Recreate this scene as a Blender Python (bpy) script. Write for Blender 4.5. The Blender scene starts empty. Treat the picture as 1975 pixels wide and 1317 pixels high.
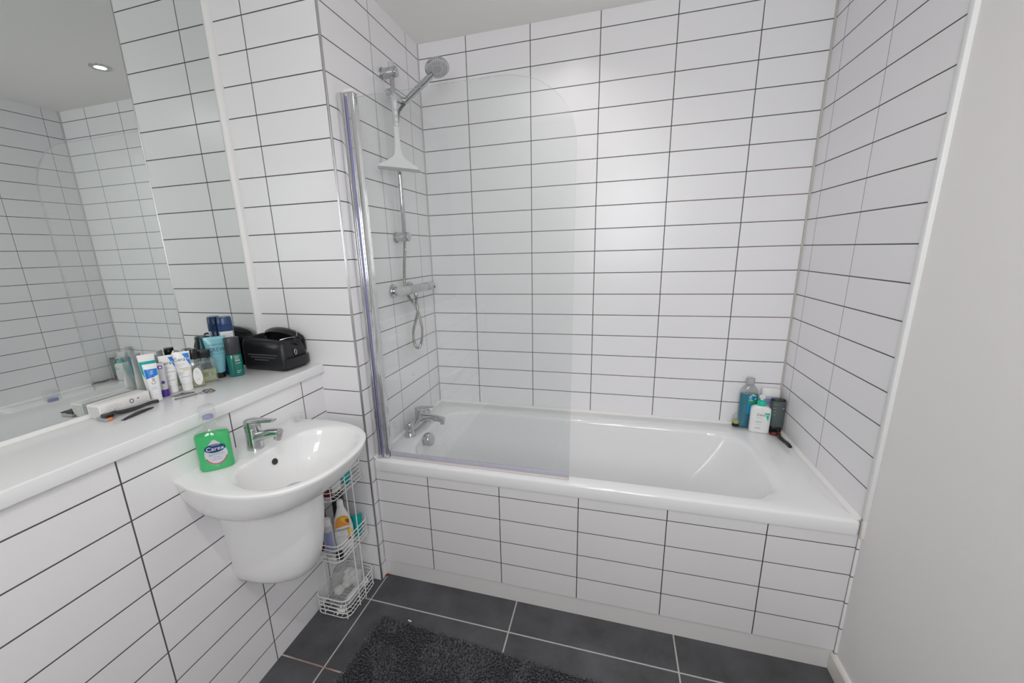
import bpy, bmesh, math, random
from math import sin, cos, pi, radians, sqrt, atan2
from mathutils import Vector, Matrix, noise
random.seed(7)
SC = bpy.context.scene
COL = SC.collection

# ------------------------------------------------------------------ camera
F_PX, PW, PH = 778.83, 1975.0, 1317.0
yaw, pitch, roll = -0.2879, -0.2392, -0.0308
fwd = Vector((sin(yaw)*cos(pitch), cos(yaw)*cos(pitch), sin(pitch)))
r0 = Vector((cos(yaw), -sin(yaw), 0)); u0 = r0.cross(fwd)
rt = r0*cos(roll) + u0*sin(roll); up = u0*cos(roll) - r0*sin(roll)
cd = bpy.data.cameras.new('camera'); cam = bpy.data.objects.new('camera', cd); COL.objects.link(cam)
cam.matrix_world = Matrix(((rt.x, up.x, -fwd.x, 0.9243), (rt.y, up.y, -fwd.y, -1.9966), (rt.z, up.z, -fwd.z, 1.3881), (0, 0, 0, 1)))
cd.sensor_width = 36; cd.sensor_fit = 'HORIZONTAL'; cd.lens = F_PX/PW*36
cd.shift_x = 33.46/PW; cd.shift_y = 15.93/PW; cd.clip_start = 0.02
SC.camera = cam

# ------------------------------------------------------------------ world, exposure, lamps
w = bpy.data.worlds.new('world'); SC.world = w; w.use_nodes = True
w.node_tree.nodes['Background'].inputs[0].default_value = (0.8, 0.85, 0.9, 1)
w.node_tree.nodes['Background'].inputs[1].default_value = 0.05
SC.view_settings.view_transform = 'Standard'; SC.view_settings.look = 'None'
SC.view_settings.gamma = 1.0; SC.view_settings.use_curve_mapping = False
SC.view_settings.exposure = -0.12
LAMPS = [((0.70, -0.337, 2.337), 1.0, 130), ((0.95, -1.90, 2.337), 6.3, 170)]  # second lamp is unseen, added behind the camera for brightness
# fill light added outside a made-up rear window to brighten the room
WX0, WX1, WZ0, WZ1 = 0.67, 1.43, 1.22, 2.22
la = bpy.data.lights.new('fill_light', 'AREA'); la.shape = 'RECTANGLE'; la.size = WX1-WX0; la.size_y = WZ1-WZ0; la.energy = 36.5; la.color = (0.97, 0.985, 1.0)
lo = bpy.data.objects.new('fill_light', la); COL.objects.link(lo); lo.location = ((WX0+WX1)/2, -2.88, (WZ0+WZ1)/2); lo.rotation_euler = (-pi/2, 0, pi)
SC.cycles.max_bounces = 20; SC.cycles.diffuse_bounces = 10; SC.cycles.glossy_bounces = 8; SC.cycles.transparent_max_bounces = 32

# ------------------------------------------------------------------ room numbers (metres)
W = 1.6662; YN = -0.7196; XM = -0.434; XB = -0.1712; CEIL = 2.337; YR = -2.75
ZL = 0.981; ZR = 0.570; TW = 0.2977; Z0 = 2.2741

# ------------------------------------------------------------------ mesh builder
class MB:
    def __init__(s): s.v = []; s.f = []; s.m = []
    def add(s, vs, fs, mi=0, mat=None):
        b = len(s.v)
        for p in vs:
            p = Vector(p)
            s.v.append(mat @ p if mat is not None else p)
        for f in fs: s.f.append([i+b for i in f]); s.m.append(mi)
        return s
    def box(s, x0, x1, y0, y1, z0, z1, mi=0, bev=0.0, seg=2, mat=None):
        bm = bmesh.new(); bmesh.ops.create_cube(bm, size=1)
        for v in bm.verts: v.co = Vector(((x0+x1)/2+v.co.x*(x1-x0), (y0+y1)/2+v.co.y*(y1-y0), (z0+z1)/2+v.co.z*(z1-z0)))
        if bev > 0: bmesh.ops.bevel(bm, geom=bm.edges[:], offset=bev, segments=seg, profile=0.5, affect='EDGES')
        bm.verts.index_update()
        s.add([v.co.copy() for v in bm.verts], [[v.index for v in f.verts] for f in bm.faces], mi, mat); bm.free(); return s
    def loft(s, rings, mi=0, cap0=True, cap1=True, mat=None, close=False):
        n = len(rings[0]); vs = [p for r in rings for p in r]; fs = []
        K = len(rings)
        for k in range(K if close else K-1):
            a = k*n; b = ((k+1) % K)*n
            for i in range(n):
                j = (i+1) % n; fs.append([a+i, a+j, b+j, b+i])
        if not close:
            if cap0: fs.append(list(range(n))[::-1])
            if cap1: fs.append([(K-1)*n+i for i in range(n)])
        return s.add(vs, fs, mi, mat)
    def lathe(s, prof, mi=0, n=28, mat=None, cap0=True, cap1=True):
        return s.loft([[Vector((r*cos(2*pi*i/n), r*sin(2*pi*i/n), z)) for i in range(n)] for r, z in prof], mi, cap0, cap1, mat)
    def cyl(s, p, q, r, mi=0, n=20, bev=0.0, r2=None):
        p = Vector(p); q = Vector(q); L = (q-p).length; r2 = r if r2 is None else r2
        m = Matrix.Translation(p) @ (q-p).to_track_quat('Z', 'Y').to_matrix().to_4x4()
        pr = [(r, 0), (r2, L)] if bev <= 0 else [(r-bev, 0), (r-bev*.3, bev*.3), (r, bev), (r2, L-bev), (r2-bev*.3, L-bev*.3), (r2-bev, L)]
        return s.lathe(pr, mi, n, m)
    def tube(s, path, r, mi=0, n=8, closed=False, radf=None, sx=1.0):
        P = [Vector(p) for p in path]; K = len(P); rings = []; N = None
        for k in range(K):
            if closed: t = (P[(k+1) % K]-P[k-1]).normalized()
            else: t = (P[min(k+1, K-1)]-P[max(k-1, 0)]).normalized()
            if N is None:
                a = Vector((0, 0, 1)) if abs(t.z) < 0.9 else Vector((1, 0, 0)); N = (a-t*a.dot(t)).normalized()
            else: N = (N-t*N.dot(t)).normalized()
            B = t.cross(N); rr = r if radf is None else radf(k)
            rings.append([P[k]+N*rr*cos(2*pi*i/n)+B*rr*sx*sin(2*pi*i/n) for i in range(n)])
        return s.loft(rings, mi, not closed, not closed, None, closed)
    def prism(s, poly, d0, d1, mi=0, axis='z', mat=None):
        f = {'z': lambda a, b, d: (a, b, d), 'y': lambda a, b, d: (a, d, b), 'x': lambda a, b, d: (d, a, b)}[axis]
        return s.loft([[Vector(f(a, b, d0)) for a, b in poly], [Vector(f(a, b, d1)) for a, b in poly]], mi, True, True, mat)
    def decal(s, vs2, fs, mi, mapf):
        return s.add([mapf(x, z) for x, z in vs2], fs, mi)
    def text(s, body, size, cx, cz, mi, mapf, rot=0.0, ax=1.0, shear=0.0):
        cu = bpy.data.curves.new('lettering', 'FONT'); cu.body = body; cu.size = size; cu.align_x = 'CENTER'; cu.align_y = 'CENTER'; cu.resolution_u = 3
        cu.shear = shear
        ob = bpy.data.objects.new('lettering', cu); me = bpy.data.meshes.new_from_object(ob)
        c, sn = cos(rot), sin(rot)
        vs = [mapf(cx+(v.co.x*ax)*c-v.co.y*sn, cz+(v.co.x*ax)*sn+v.co.y*c) for v in me.vertices]
        s.add(vs, [list(p.vertices) for p in me.polygons], mi)
        bpy.data.objects.remove(ob); bpy.data.meshes.remove(me); bpy.data.curves.remove(cu); return s
    def build(s, name, mats, parent=None, loc=None, rotz=0.0, smooth=True, ang=38, recalc=True):
        me = bpy.data.meshes.new(name); me.from_pydata([tuple(v) for v in s.v], [], s.f)
        for m in (mats if isinstance(mats, (list, tuple)) else [mats]): me.materials.append(m)
        for p, mi in zip(me.polygons, s.m): p.material_index = mi
        if recalc:
            bm = bmesh.new(); bm.from_mesh(me); bmesh.ops.recalc_face_normals(bm, faces=bm.faces[:]); bm.to_mesh(me); bm.free()
        if smooth:
            for p in me.polygons: p.use_smooth = True
            me.set_sharp_from_angle(angle=radians(ang))
        o = bpy.data.objects.new(name, me); COL.objects.link(o)
        if parent is not None: o.parent = parent
        if loc is not None: o.location = loc
        o.rotation_euler = (0, 0, rotz)
        return o

def tag(o, label=None, cat=None, group=None, kind=None):
    if label: o['label'] = label
    if cat: o['category'] = cat
    if group: o['group'] = group
    if kind: o['kind'] = kind
    return o
def thing(name, label, cat, loc=(0, 0, 0), rotz=0.0, group=None, rot=None):
    o = bpy.data.objects.new(name, None); COL.objects.link(o); o.empty_display_size = 0.05
    o.location = loc; o.rotation_euler = rot if rot else (0, 0, rotz)
    return tag(o, label, cat, group)
def struct(name, mb, mats, **k):
    return tag(mb.build(name, mats, **k), kind='structure')

def smooth_path(pts, sub=6, closed=False):
    P = [Vector(p) for p in pts]; n = len(P); out = []
    for i in range(n if closed else n-1):
        if closed: a, b, c, d = P[i-1], P[i], P[(i+1) % n], P[(i+2) % n]
        else: a, b, c, d = P[max(i-1, 0)], P[i], P[i+1], P[min(i+2, n-1)]
        for k in range(sub):
            t = k/sub
            out.append(0.5*((2*b)+(c-a)*t+(2*a-5*b+4*c-d)*t*t+(3*b-a-3*c+d)*t*t*t))
    if not closed: out.append(P[-1])
    return out
def rrect(x0, x1, y0, y1, r, z, n=6):
    out = []
    for cx, cy, a0 in ((x1-r, y1-r, 0), (x0+r, y1-r, 90), (x0+r, y0+r, 180), (x1-r, y0+r, 270)):
        for k in range(n+1):
            a = radians(a0+90*k/n); out.append(Vector((cx+r*cos(a), cy+r*sin(a), z)))
    return out
def se_ring(rx, ry, z, e=2.0, n=40, cx=0, cy=0):
    out = []
    for i in range(n):
        a = 2*pi*i/n; c, s_ = cos(a), sin(a)
        out.append(Vector((cx+rx*math.copysign(abs(c)**(2/e), c), cy+ry*math.copysign(abs(s_)**(2/e), s_), z)))
    return out
class Prof:                      # vertical bottle outline: (z, rx, ry, exponent)
    def __init__(s, rows): s.r = rows
    def at(s, z):
        R = s.r
        if z <= R[0][0]: return R[0][1:]
        for a, b in zip(R, R[1:]):
            if z <= b[0]:
                t = (z-a[0])/max(1e-9, b[0]-a[0]); return tuple(a[i]+(b[i]-a[i])*t for i in (1, 2, 3))
        return R[-1][1:]
    def front(s, off=0.0005):
        def f(x, z):
            rx, ry, e = s.at(z); a = min(abs(x)/rx, 0.995)
            return Vector((x, -ry*(1-a**e)**(1/e)-off, z))
        return f
    def mesh(s, mb, mi=0, n=40, cap0=True, cap1=True):
        return mb.loft([se_ring(rx, ry, z, e, n) for z, rx, ry, e in s.r], mi, cap0, cap1)
def soft(z0, z1, rx, ry, e, r=0.004, rt_=None):
    q = r if rt_ is None else rt_
    return [(z0, rx-r, ry-r, e), (z0+r*.3, rx-r*.3, ry-r*.3, e), (z0+r, rx, ry, e), (z1-q, rx, ry, e), (z1-q*.3, rx-q*.3, ry-q*.3, e), (z1, rx-q, ry-q, e)]
def g_rect(x0, x1, z0, z1, nx=10, nz=4):
    vs = [(x0+(x1-x0)*i/nx, z0+(z1-z0)*j/nz) for j in range(nz+1) for i in range(nx+1)]
    fs = [[j*(nx+1)+i, j*(nx+1)+i+1, (j+1)*(nx+1)+i+1, (j+1)*(nx+1)+i] for j in range(nz) for i in range(nx)]
    return vs, fs
def g_ell(cx, cz, rx, rz, rot=0.0, n=36, rings=4, shape=None):
    vs = [(cx, cz)]; fs = []; c, s_ = cos(rot), sin(rot)
    for k in range(1, rings+1):
        for i in range(n):
            a = 2*pi*i/n; q = k/rings; x, z = rx*q*cos(a), rz*q*sin(a)
            if shape: x, z = shape(x, z)
            vs.append((cx+x*c-z*s_, cz+x*s_+z*c))
    for i in range(n): fs.append([0, 1+i, 1+(i+1) % n])
    for k in range(rings-1):
        for i in range(n):
            a = 1+k*n; b = a+n; j = (i+1) % n; fs.append([a+i, b+i, b+j, a+j])
    return vs, fs
def g_tri(a, b, c, n=6):
    vs = []; idx = {}; fs = []
    for i in range(n+1):
        for j in range(n+1-i):
            k = n-i-j; idx[i, j] = len(vs); vs.append(((a[0]*i+b[0]*j+c[0]*k)/n, (a[1]*i+b[1]*j+c[1]*k)/n))
    for i in range(n):
        for j in range(n-i):
            fs.append([idx[i, j], idx[i+1, j], idx[i, j+1]])
            if i+j < n-1: fs.append([idx[i+1, j], idx[i+1, j+1], idx[i, j+1]])
    return vs, fs

# ------------------------------------------------------------------ materials
def nd(nt, t, **k):
    n = nt.nodes.new(t)
    for a, b in k.items(): setattr(n, a, b)
    return n
def mat(name, col, rough=0.4, metal=0.0, spec=0.5, coat=0.0, trans=0.0, ior=1.45, emit=None, estr=0.0, bump=0.0, bscale=60.0, var=0.0):
    m = bpy.data.materials.new(name); m.use_nodes = True; nt = m.node_tree; b = nt.nodes['Principled BSDF']
    b.inputs['Base Color'].default_value = (*col, 1); b.inputs['Roughness'].default_value = rough; b.inputs['Metallic'].default_value = metal
    b.inputs['Specular IOR Level'].default_value = spec; b.inputs['Coat Weight'].default_value = coat; b.inputs['Coat Roughness'].default_value = 0.05
    b.inputs['Transmission Weight'].default_value = trans; b.inputs['IOR'].default_value = ior
    if emit: b.inputs['Emission Color'].default_value = (*emit, 1); b.inputs['Emission Strength'].default_value = estr
    if bump or var:
        tc = nd(nt, 'ShaderNodeTexCoord'); nz = nd(nt, 'ShaderNodeTexNoise'); nz.inputs['Scale'].default_value = bscale; nz.inputs['Detail'].default_value = 4
        nt.links.new(tc.outputs['Object'], nz.inputs['Vector'])
        if bump:
            bp = nd(nt, 'ShaderNodeBump'); bp.inputs['Strength'].default_value = bump; bp.inputs['Distance'].default_value = 0.002
            nt.links.new(nz.outputs[0], bp.inputs['Height']); nt.links.new(bp.outputs[0], b.inputs['Normal'])
        if var:
            mx = nd(nt, 'ShaderNodeMix', data_type='RGBA'); mx.inputs[6].default_value = (*[c*(1-var) for c in col], 1); mx.inputs[7].default_value = (*[min(1, c*(1+var)) for c in col], 1)
            nt.links.new(nz.outputs[0], mx.inputs[0]); nt.links.new(mx.outputs[2], b.inputs['Base Color'])
    return m
def math_(nt, op, a, b=None):
    n = nd(nt, 'ShaderNodeMath', operation=op)
    for i, x in enumerate((a, b)):
        if x is None: continue
        if isinstance(x, (int, float)): n.inputs[i].default_value = x
        else: nt.links.new(x, n.inputs[i])
    return n.outputs[0]
def thin_glass(name, col, refl=1.0, rough=0.0, milk=0.0, milkcol=(0.9, 0.9, 0.9)):
    m = bpy.data.materials.new(name); m.use_nodes = True; nt = m.node_tree; nt.nodes.remove(nt.nodes['Principled BSDF'])
    out = nt.nodes['Material Output']; tr = nd(nt, 'ShaderNodeBsdfTransparent'); tr.inputs[0].default_value = (*col, 1)
    gl = nd(nt, 'ShaderNodeBsdfGlossy'); gl.inputs['Roughness'].default_value = rough; gl.inputs[0].default_value = (1, 1, 1, 1)
    base = tr
    if milk > 0:
        df = nd(nt, 'ShaderNodeBsdfDiffuse'); df.inputs[0].default_value = (*milkcol, 1)
        mm = nd(nt, 'ShaderNodeMixShader'); mm.inputs[0].default_value = milk
        nt.links.new(tr.outputs[0], mm.inputs[1]); nt.links.new(df.outputs[0], mm.inputs[2]); base = mm
    ge = nd(nt, 'ShaderNodeNewGeometry'); dt = nd(nt, 'ShaderNodeVectorMath', operation='DOT_PRODUCT')      # two-sided Schlick reflectance of a thin sheet
    nt.links.new(ge.outputs['Normal'], dt.inputs[0]); nt.links.new(ge.outputs['Incoming'], dt.inputs[1])
    k = math_(nt, 'POWER', math_(nt, 'SUBTRACT', 1.0, math_(nt, 'ABSOLUTE', dt.outputs['Value'])), 5.0)
    fac = math_(nt, 'MULTIPLY', math_(nt, 'ADD', math_(nt, 'MULTIPLY', k, 0.80), 0.04), refl)
    mx = nd(nt, 'ShaderNodeMixShader'); nt.links.new(fac, mx.inputs[0])
    nt.links.new(base.outputs[0], mx.inputs[1]); nt.links.new(gl.outputs[0], mx.inputs[2]); nt.links.new(mx.outputs[0], out.inputs[0])
    return m
def tile_mat(name, ua, uoff, zoff, tw=TW, th=0.1, gh=0.0034, gv=0.0034, gcol=(0.075, 0.072, 0.072), vcol=None, tcol=(0.845, 0.835, 0.852), rough=0.28, va='Z', stain=0.0, tvar=0.0, wave=0.25):
    """ceramic tiles with recessed grout; ua = axis along the wall, va = axis up it"""
    m = bpy.data.materials.new(name); m.use_nodes = True; nt = m.node_tree; b = nt.nodes['Principled BSDF']
    tc = nd(nt, 'ShaderNodeTexCoord'); sp = nd(nt, 'ShaderNodeSeparateXYZ'); nt.links.new(tc.outputs['Object'], sp.inputs[0])
    def line(ax, off, step, g):
        d = math_(nt, 'MULTIPLY', math_(nt, 'PINGPONG', math_(nt, 'DIVIDE', math_(nt, 'SUBTRACT', sp.outputs[ax], off), step), 0.5), step)
        mr = nd(nt, 'ShaderNodeMapRange'); mr.inputs[1].default_value = g/2-0.0005; mr.inputs[2].default_value = g/2+0.0005; mr.inputs[3].default_value = 1; mr.inputs[4].default_value = 0
        nt.links.new(d, mr.inputs[0]); return mr.outputs[0]
    lu = line(ua, uoff, tw, gv); lz = line(va, zoff, th, gh); lm = math_(nt, 'MAXIMUM', lu, lz)
    nz = nd(nt, 'ShaderNodeTexNoise'); nz.inputs['Scale'].default_value = 3.5; nz.inputs['Detail'].default_value = 3; nt.links.new(tc.outputs['Object'], nz.inputs['Vector'])
    m0 = nd(nt, 'ShaderNodeMix', data_type='RGBA'); m0.inputs[6].default_value = (*tcol, 1); m0.inputs[7].default_value = (*(vcol or gcol), 1); nt.links.new(lu, m0.inputs[0])
    src = m0.outputs[2]
    if tvar:
        n2 = nd(nt, 'ShaderNodeTexNoise'); n2.inputs['Scale'].default_value = 7; n2.inputs['Detail'].default_value = 8; n2.inputs['Roughness'].default_value = 0.65; nt.links.new(tc.outputs['Object'], n2.inputs['Vector'])
        rr = nd(nt, 'ShaderNodeValToRGB'); rr.color_ramp.elements[0].position = 0.32; rr.color_ramp.elements[1].position = 0.72
        rr.color_ramp.elements[0].color = (*[c*(1-tvar) for c in tcol], 1); rr.color_ramp.elements[1].color = (*[c*(1+tvar) for c in tcol], 1)
        nt.links.new(n2.outputs[0], rr.inputs[0]); nt.links.new(rr.outputs[0], m0.inputs[6])
    gsrc = None
    if stain:
        mg = nd(nt, 'ShaderNodeMix', data_type='RGBA'); mg.inputs[6].default_value = (*gcol, 1); mg.inputs[7].default_value = (0.32, 0.16, 0.12, 1)
        mr = nd(nt, 'ShaderNodeMapRange'); mr.inputs[1].default_value = 0.52; mr.inputs[2].default_value = 0.70; nt.links.new(nz.outputs[0], mr.inputs[0])
        nt.links.new(math_(nt, 'MULTIPLY', mr.outputs[0], stain), mg.inputs[0]); gsrc = mg.outputs[2]
    m1 = nd(nt, 'ShaderNodeMix', data_type='RGBA'); nt.links.new(src, m1.inputs[6]); m1.inputs[7].default_value = (*gcol, 1); nt.links.new(lz, m1.inputs[0])
    if gsrc: nt.links.new(gsrc, m1.inputs[7])
    nt.links.new(m1.outputs[2], b.inputs['Base Color'])
    rg = nd(nt, 'ShaderNodeMapRange'); rg.inputs[3].default_value = rough; rg.inputs[4].default_value = 0.8; nt.links.new(lm, rg.inputs[0]); nt.links.new(rg.outputs[0], b.inputs['Roughness'])
    h = math_(nt, 'ADD', math_(nt, 'MULTIPLY', lm, -1.0), math_(nt, 'MULTIPLY', nz.outputs[0], wave))
    bp = nd(nt, 'ShaderNodeBump'); bp.inputs['Strength'].default_value = 0.5; bp.inputs['Distance'].default_value = 0.0012
    nt.links.new(h, bp.inputs['Height']); nt.links.new(bp.outputs[0], b.inputs['Normal'])
    return m, nt, b, m1
def liquid(name, col, tl=0.5, refl=1.0):
    """coloured liquid: light scattered back and let through, under a glossy skin"""
    m = bpy.data.materials.new(name); m.use_nodes = True; nt = m.node_tree; nt.nodes.remove(nt.nodes['Principled BSDF']); out = nt.nodes['Material Output']
    df = nd(nt, 'ShaderNodeBsdfDiffuse'); df.inputs[0].default_value = (*col, 1); tr = nd(nt, 'ShaderNodeBsdfTranslucent'); tr.inputs[0].default_value = (*col, 1)
    m1 = nd(nt, 'ShaderNodeMixShader'); m1.inputs[0].default_value = tl; nt.links.new(df.outputs[0], m1.inputs[1]); nt.links.new(tr.outputs[0], m1.inputs[2])
    gl = nd(nt, 'ShaderNodeBsdfGlossy'); gl.inputs['Roughness'].default_value = 0.08; lw = nd(nt, 'ShaderNodeLayerWeight'); lw.inputs[0].default_value = 0.2
    m2 = nd(nt, 'ShaderNodeMixShader'); nt.links.new(math_(nt, 'MULTIPLY', lw.outputs['Fresnel'], 0.4*refl), m2.inputs[0]); nt.links.new(m1.outputs[0], m2.inputs[1]); nt.links.new(gl.outputs[0], m2.inputs[2]); nt.links.new(m2.outputs[0], out.inputs[0])
    return m
LG = (0.30, 0.29, 0.28)
M = {}
M['t_back'] = tile_mat('tile back wall', 'X', 0.2398, Z0, stain=0.55)[0]
M['t_right'] = tile_mat('tile right wall', 'Y', -0.0884, Z0, vcol=LG, gv=0.0030)[0]
M['t_shower'] = tile_mat('tile shower wall', 'Y', -0.119, Z0, vcol=LG, gv=0.0032, stain=0.5)[0]
M['t_nib'] = tile_mat('tile nib face', 'X', -0.295, Z0)[0]
M['t_box'] = tile_mat('tile boxing', 'Y', -1.4284, 0.8814)[0]
M['t_panel'] = tile_mat('tile bath panel', 'X', 0.2376, 0.4757, gcol=(0.012, 0.012, 0.014), gh=0.0026, gv=0.003, rough=0.28, tcol=(0.75, 0.74, 0.75))[0]
fm, fnt, fb, fmix = tile_mat('tile floor', 'X', 0.0076, -0.8217, tw=0.5884, th=0.2908, va='Y', gh=0.0052, gv=0.0052, gcol=(0.48, 0.465, 0.455), tcol=(0.080, 0.080, 0.086), rough=0.42, tvar=0.35, wave=0.6)
def rust(nt, mixnode, spots):          # rust stains in the grout, each with its own outline
    tc = nd(nt, 'ShaderNodeTexCoord'); nz = nd(nt, 'ShaderNodeTexNoise'); nz.inputs['Scale'].default_value = 30; nt.links.new(tc.outputs['Object'], nz.inputs['Vector'])
    tot = None
    for (x, y, r) in spots:
        vd = nd(nt, 'ShaderNodeVectorMath', operation='DISTANCE'); vd.inputs[1].default_value = (x, y, 0); nt.links.new(tc.outputs['Object'], vd.inputs[0])
        mr = nd(nt, 'ShaderNodeMapRange'); mr.inputs[1].default_value = r*0.4; mr.inputs[2].default_value = r; mr.inputs[3].default_value = 1; mr.inputs[4].default_value = 0
        nt.links.new(vd.outputs['Value'], mr.inputs[0]); tot = mr.outputs[0] if tot is None else math_(nt, 'MAXIMUM', tot, mr.outputs[0])
    k = nd(nt, 'ShaderNodeMix', data_type='RGBA'); k.inputs[6].default_value = mixnode.inputs[7].default_value[:]; k.inputs[7].default_value = (0.30, 0.12, 0.05, 1)
    nt.links.new(math_(nt, 'MULTIPLY', tot, math_(nt, 'ADD', math_(nt, 'MULTIPLY', nz.outputs[0], 0.8), 0.35)), k.inputs[0]); nt.links.new(k.outputs[2], mixnode.inputs[7])
rust(fnt, fmix, [(-0.02, -1.112, 0.10), (-0.09, -1.112, 0.06)])
M['floor'] = fm
M['paint'] = mat('white wall paint', (0.845, 0.825, 0.82), 0.55, bump=0.08, bscale=220)
M['ceil'] = mat('ceiling paint', (0.86, 0.845, 0.825), 0.8)
M['gloss'] = mat('gloss paint', (0.80, 0.77, 0.72), 0.3)
M['wgloss'] = mat('white plinth gloss', (0.72, 0.71, 0.705), 0.3)
M['cream'] = mat('aged silicone', (0.82, 0.79, 0.74), 0.35)
M['silic'] = mat('grey silicone', (0.52, 0.50, 0.47), 0.35)
M['wsil'] = mat('white silicone', (0.84, 0.83, 0.82), 0.3)
M['acryl'] = mat('white acrylic', (0.83, 0.83, 0.84), 0.10, coat=0.3)
M['ceram'] = mat('white ceramic', (0.86, 0.855, 0.86), 0.07, coat=0.3)
M['ledge'] = mat('white ledge stone', (0.84, 0.84, 0.85), 0.22)
M['chrome'] = mat('chrome', (0.57, 0.585, 0.595), 0.06, 1.0)
M['bright'] = mat('bright aluminium', (0.78, 0.78, 0.79), 0.12, 1.0)
M['satin'] = mat('satin aluminium', (0.62, 0.62, 0.63), 0.28, 1.0)
M['steel'] = mat('brushed steel', (0.55, 0.55, 0.56), 0.22, 1.0)
M['dsteel'] = mat('dark polished steel', (0.27, 0.27, 0.28), 0.18, 1.0)
M['hose'] = mat('metal hose', (0.45, 0.43, 0.41), 0.25, 1.0)
M['mirror'] = mat('mirror silver', (0.735, 0.77, 0.755), 0.0, 1.0)
M['glass'] = thin_glass('screen glass', (0.968, 0.980, 0.977), 1.5)
M['gedge'] = thin_glass('glass edge', (0.80, 0.86, 0.84), 1.0, 0.1, milk=0.35, milkcol=(0.75, 0.82, 0.8))
M['clear'] = thin_glass('clear plastic', (0.93, 0.935, 0.935), 1.3, 0.02, milk=0.03)
M['clearm'] = thin_glass('cloudy plastic', (0.93, 0.94, 0.94), 0.8, 0.1, milk=0.14)
M['bagfilm'] = thin_glass('plastic film', (0.90, 0.91, 0.91), 1.5, 0.12, milk=0.20)
M['seal'] = mat('lavender seal', (0.47, 0.46, 0.55), 0.25, spec=0.6)
M['seal2'] = mat('pinkish seal lip', (0.66, 0.61, 0.60), 0.3)
M['purp'] = mat('blue purple seal', (0.25, 0.25, 0.52), 0.3)
M['wire'] = mat('white coated wire', (0.80, 0.80, 0.80), 0.25)
M['white'] = mat('white plastic', (0.82, 0.82, 0.82), 0.25)
M['offw'] = mat('off white card', (0.82, 0.80, 0.785), 0.5)
M['greyp'] = mat('grey plastic', (0.38, 0.39, 0.40), 0.3)
M['lgrey'] = mat('light grey plastic', (0.55, 0.55, 0.56), 0.3)
M['black'] = mat('black plastic', (0.012, 0.012, 0.013), 0.22)
M['char'] = mat('charcoal plastic', (0.035, 0.037, 0.040), 0.38)
M['leather'] = mat('black leather', (0.014, 0.014, 0.016), 0.33, bump=0.25, bscale=350)
M['lining'] = mat('dark lining', (0.012, 0.014, 0.014), 0.6)
M['webb'] = mat('dark webbing', (0.018, 0.018, 0.026), 0.5)
M['emboss'] = mat('embossed leather', (0.10, 0.10, 0.11), 0.3)
M['teal'] = mat('teal print', (0.0, 0.40, 0.38), 0.3)
M['blue'] = mat('blue print', (0.015, 0.21, 0.68), 0.3)
M['navy'] = mat('navy plastic', (0.018, 0.055, 0.16), 0.25)
M['navyp'] = mat('navy print', (0.012, 0.05, 0.16), 0.3)
M['purple'] = mat('purple plastic', (0.085, 0.03, 0.30), 0.3)
M['crew'] = mat('aqua tube', (0.17, 0.44, 0.52), 0.25, coat=0.3)
M['crewd'] = mat('dark teal print', (0.01, 0.06, 0.09), 0.4)
M['dgreen'] = mat('bottle green', (0.0, 0.16, 0.125), 0.2, coat=0.4)
M['mint'] = mat('mint green plastic', (0.02, 0.55, 0.38), 0.25)
M['soap'] = liquid('green liquid soap', (0.055, 0.80, 0.29), 0.45)
M['label'] = mat('silver label', (0.56, 0.58, 0.64), 0.3)
M['red'] = mat('red print', (0.55, 0.03, 0.08), 0.4)
M['dred'] = mat('dark red plastic', (0.12, 0.012, 0.02), 0.25)
M['rust'] = mat('rust red metal', (0.20, 0.035, 0.02), 0.35)
M['orange'] = mat('orange plastic', (0.85, 0.22, 0.04), 0.35)
M['peach'] = mat('orange label print', (0.80, 0.33, 0.07), 0.4)
M['yel'] = mat('yellow print', (0.82, 0.55, 0.06), 0.4)
M['brown'] = mat('brown print', (0.30, 0.07, 0.02), 0.4)
M['ink'] = mat('dark ink', (0.06, 0.065, 0.075), 0.5)
M['gink'] = mat('grey ink', (0.36, 0.37, 0.40), 0.5)
M['sand'] = mat('sand ink', (0.75, 0.58, 0.32), 0.5)
M['cyan'] = liquid('blue mouthwash', (0.005, 0.30, 0.44), 0.4)
M['leaf'] = mat('leaf green print', (0.03, 0.35, 0.10), 0.35)
M['lblue'] = mat('light blue print', (0.20, 0.42, 0.72), 0.35)
M['dgrey'] = mat('grey green bottle', (0.085, 0.115, 0.11), 0.3)
M['lav'] = mat('lavender print', (0.30, 0.32, 0.55), 0.35)
M['lime'] = liquid('yellow green liquid', (0.62, 0.66, 0.05), 0.4)
M['perf'] = thin_glass('pale perfume', (0.90, 0.92, 0.70), 0.6, 0.02, milk=0.25, milkcol=(0.80, 0.82, 0.55))
M['dark'] = mat('overflow hole shadow', (0.035, 0.03, 0.027), 0.4)
M['cotton'] = mat('cotton wool', (0.66, 0.65, 0.64), 0.9)
M['mat'] = mat('bath mat backing', (0.05, 0.05, 0.057), 0.9)
M['pile'] = mat('bath mat pile', (0.090, 0.089, 0.100), 0.8, var=0.5, bscale=35)
M['lamp'] = mat('lamp lens', (1, 1, 1), 0.3, emit=(1.0, 0.97, 0.92), estr=14.0)
M['door'] = mat('door paint', (0.70, 0.70, 0.70), 0.35)

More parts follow.
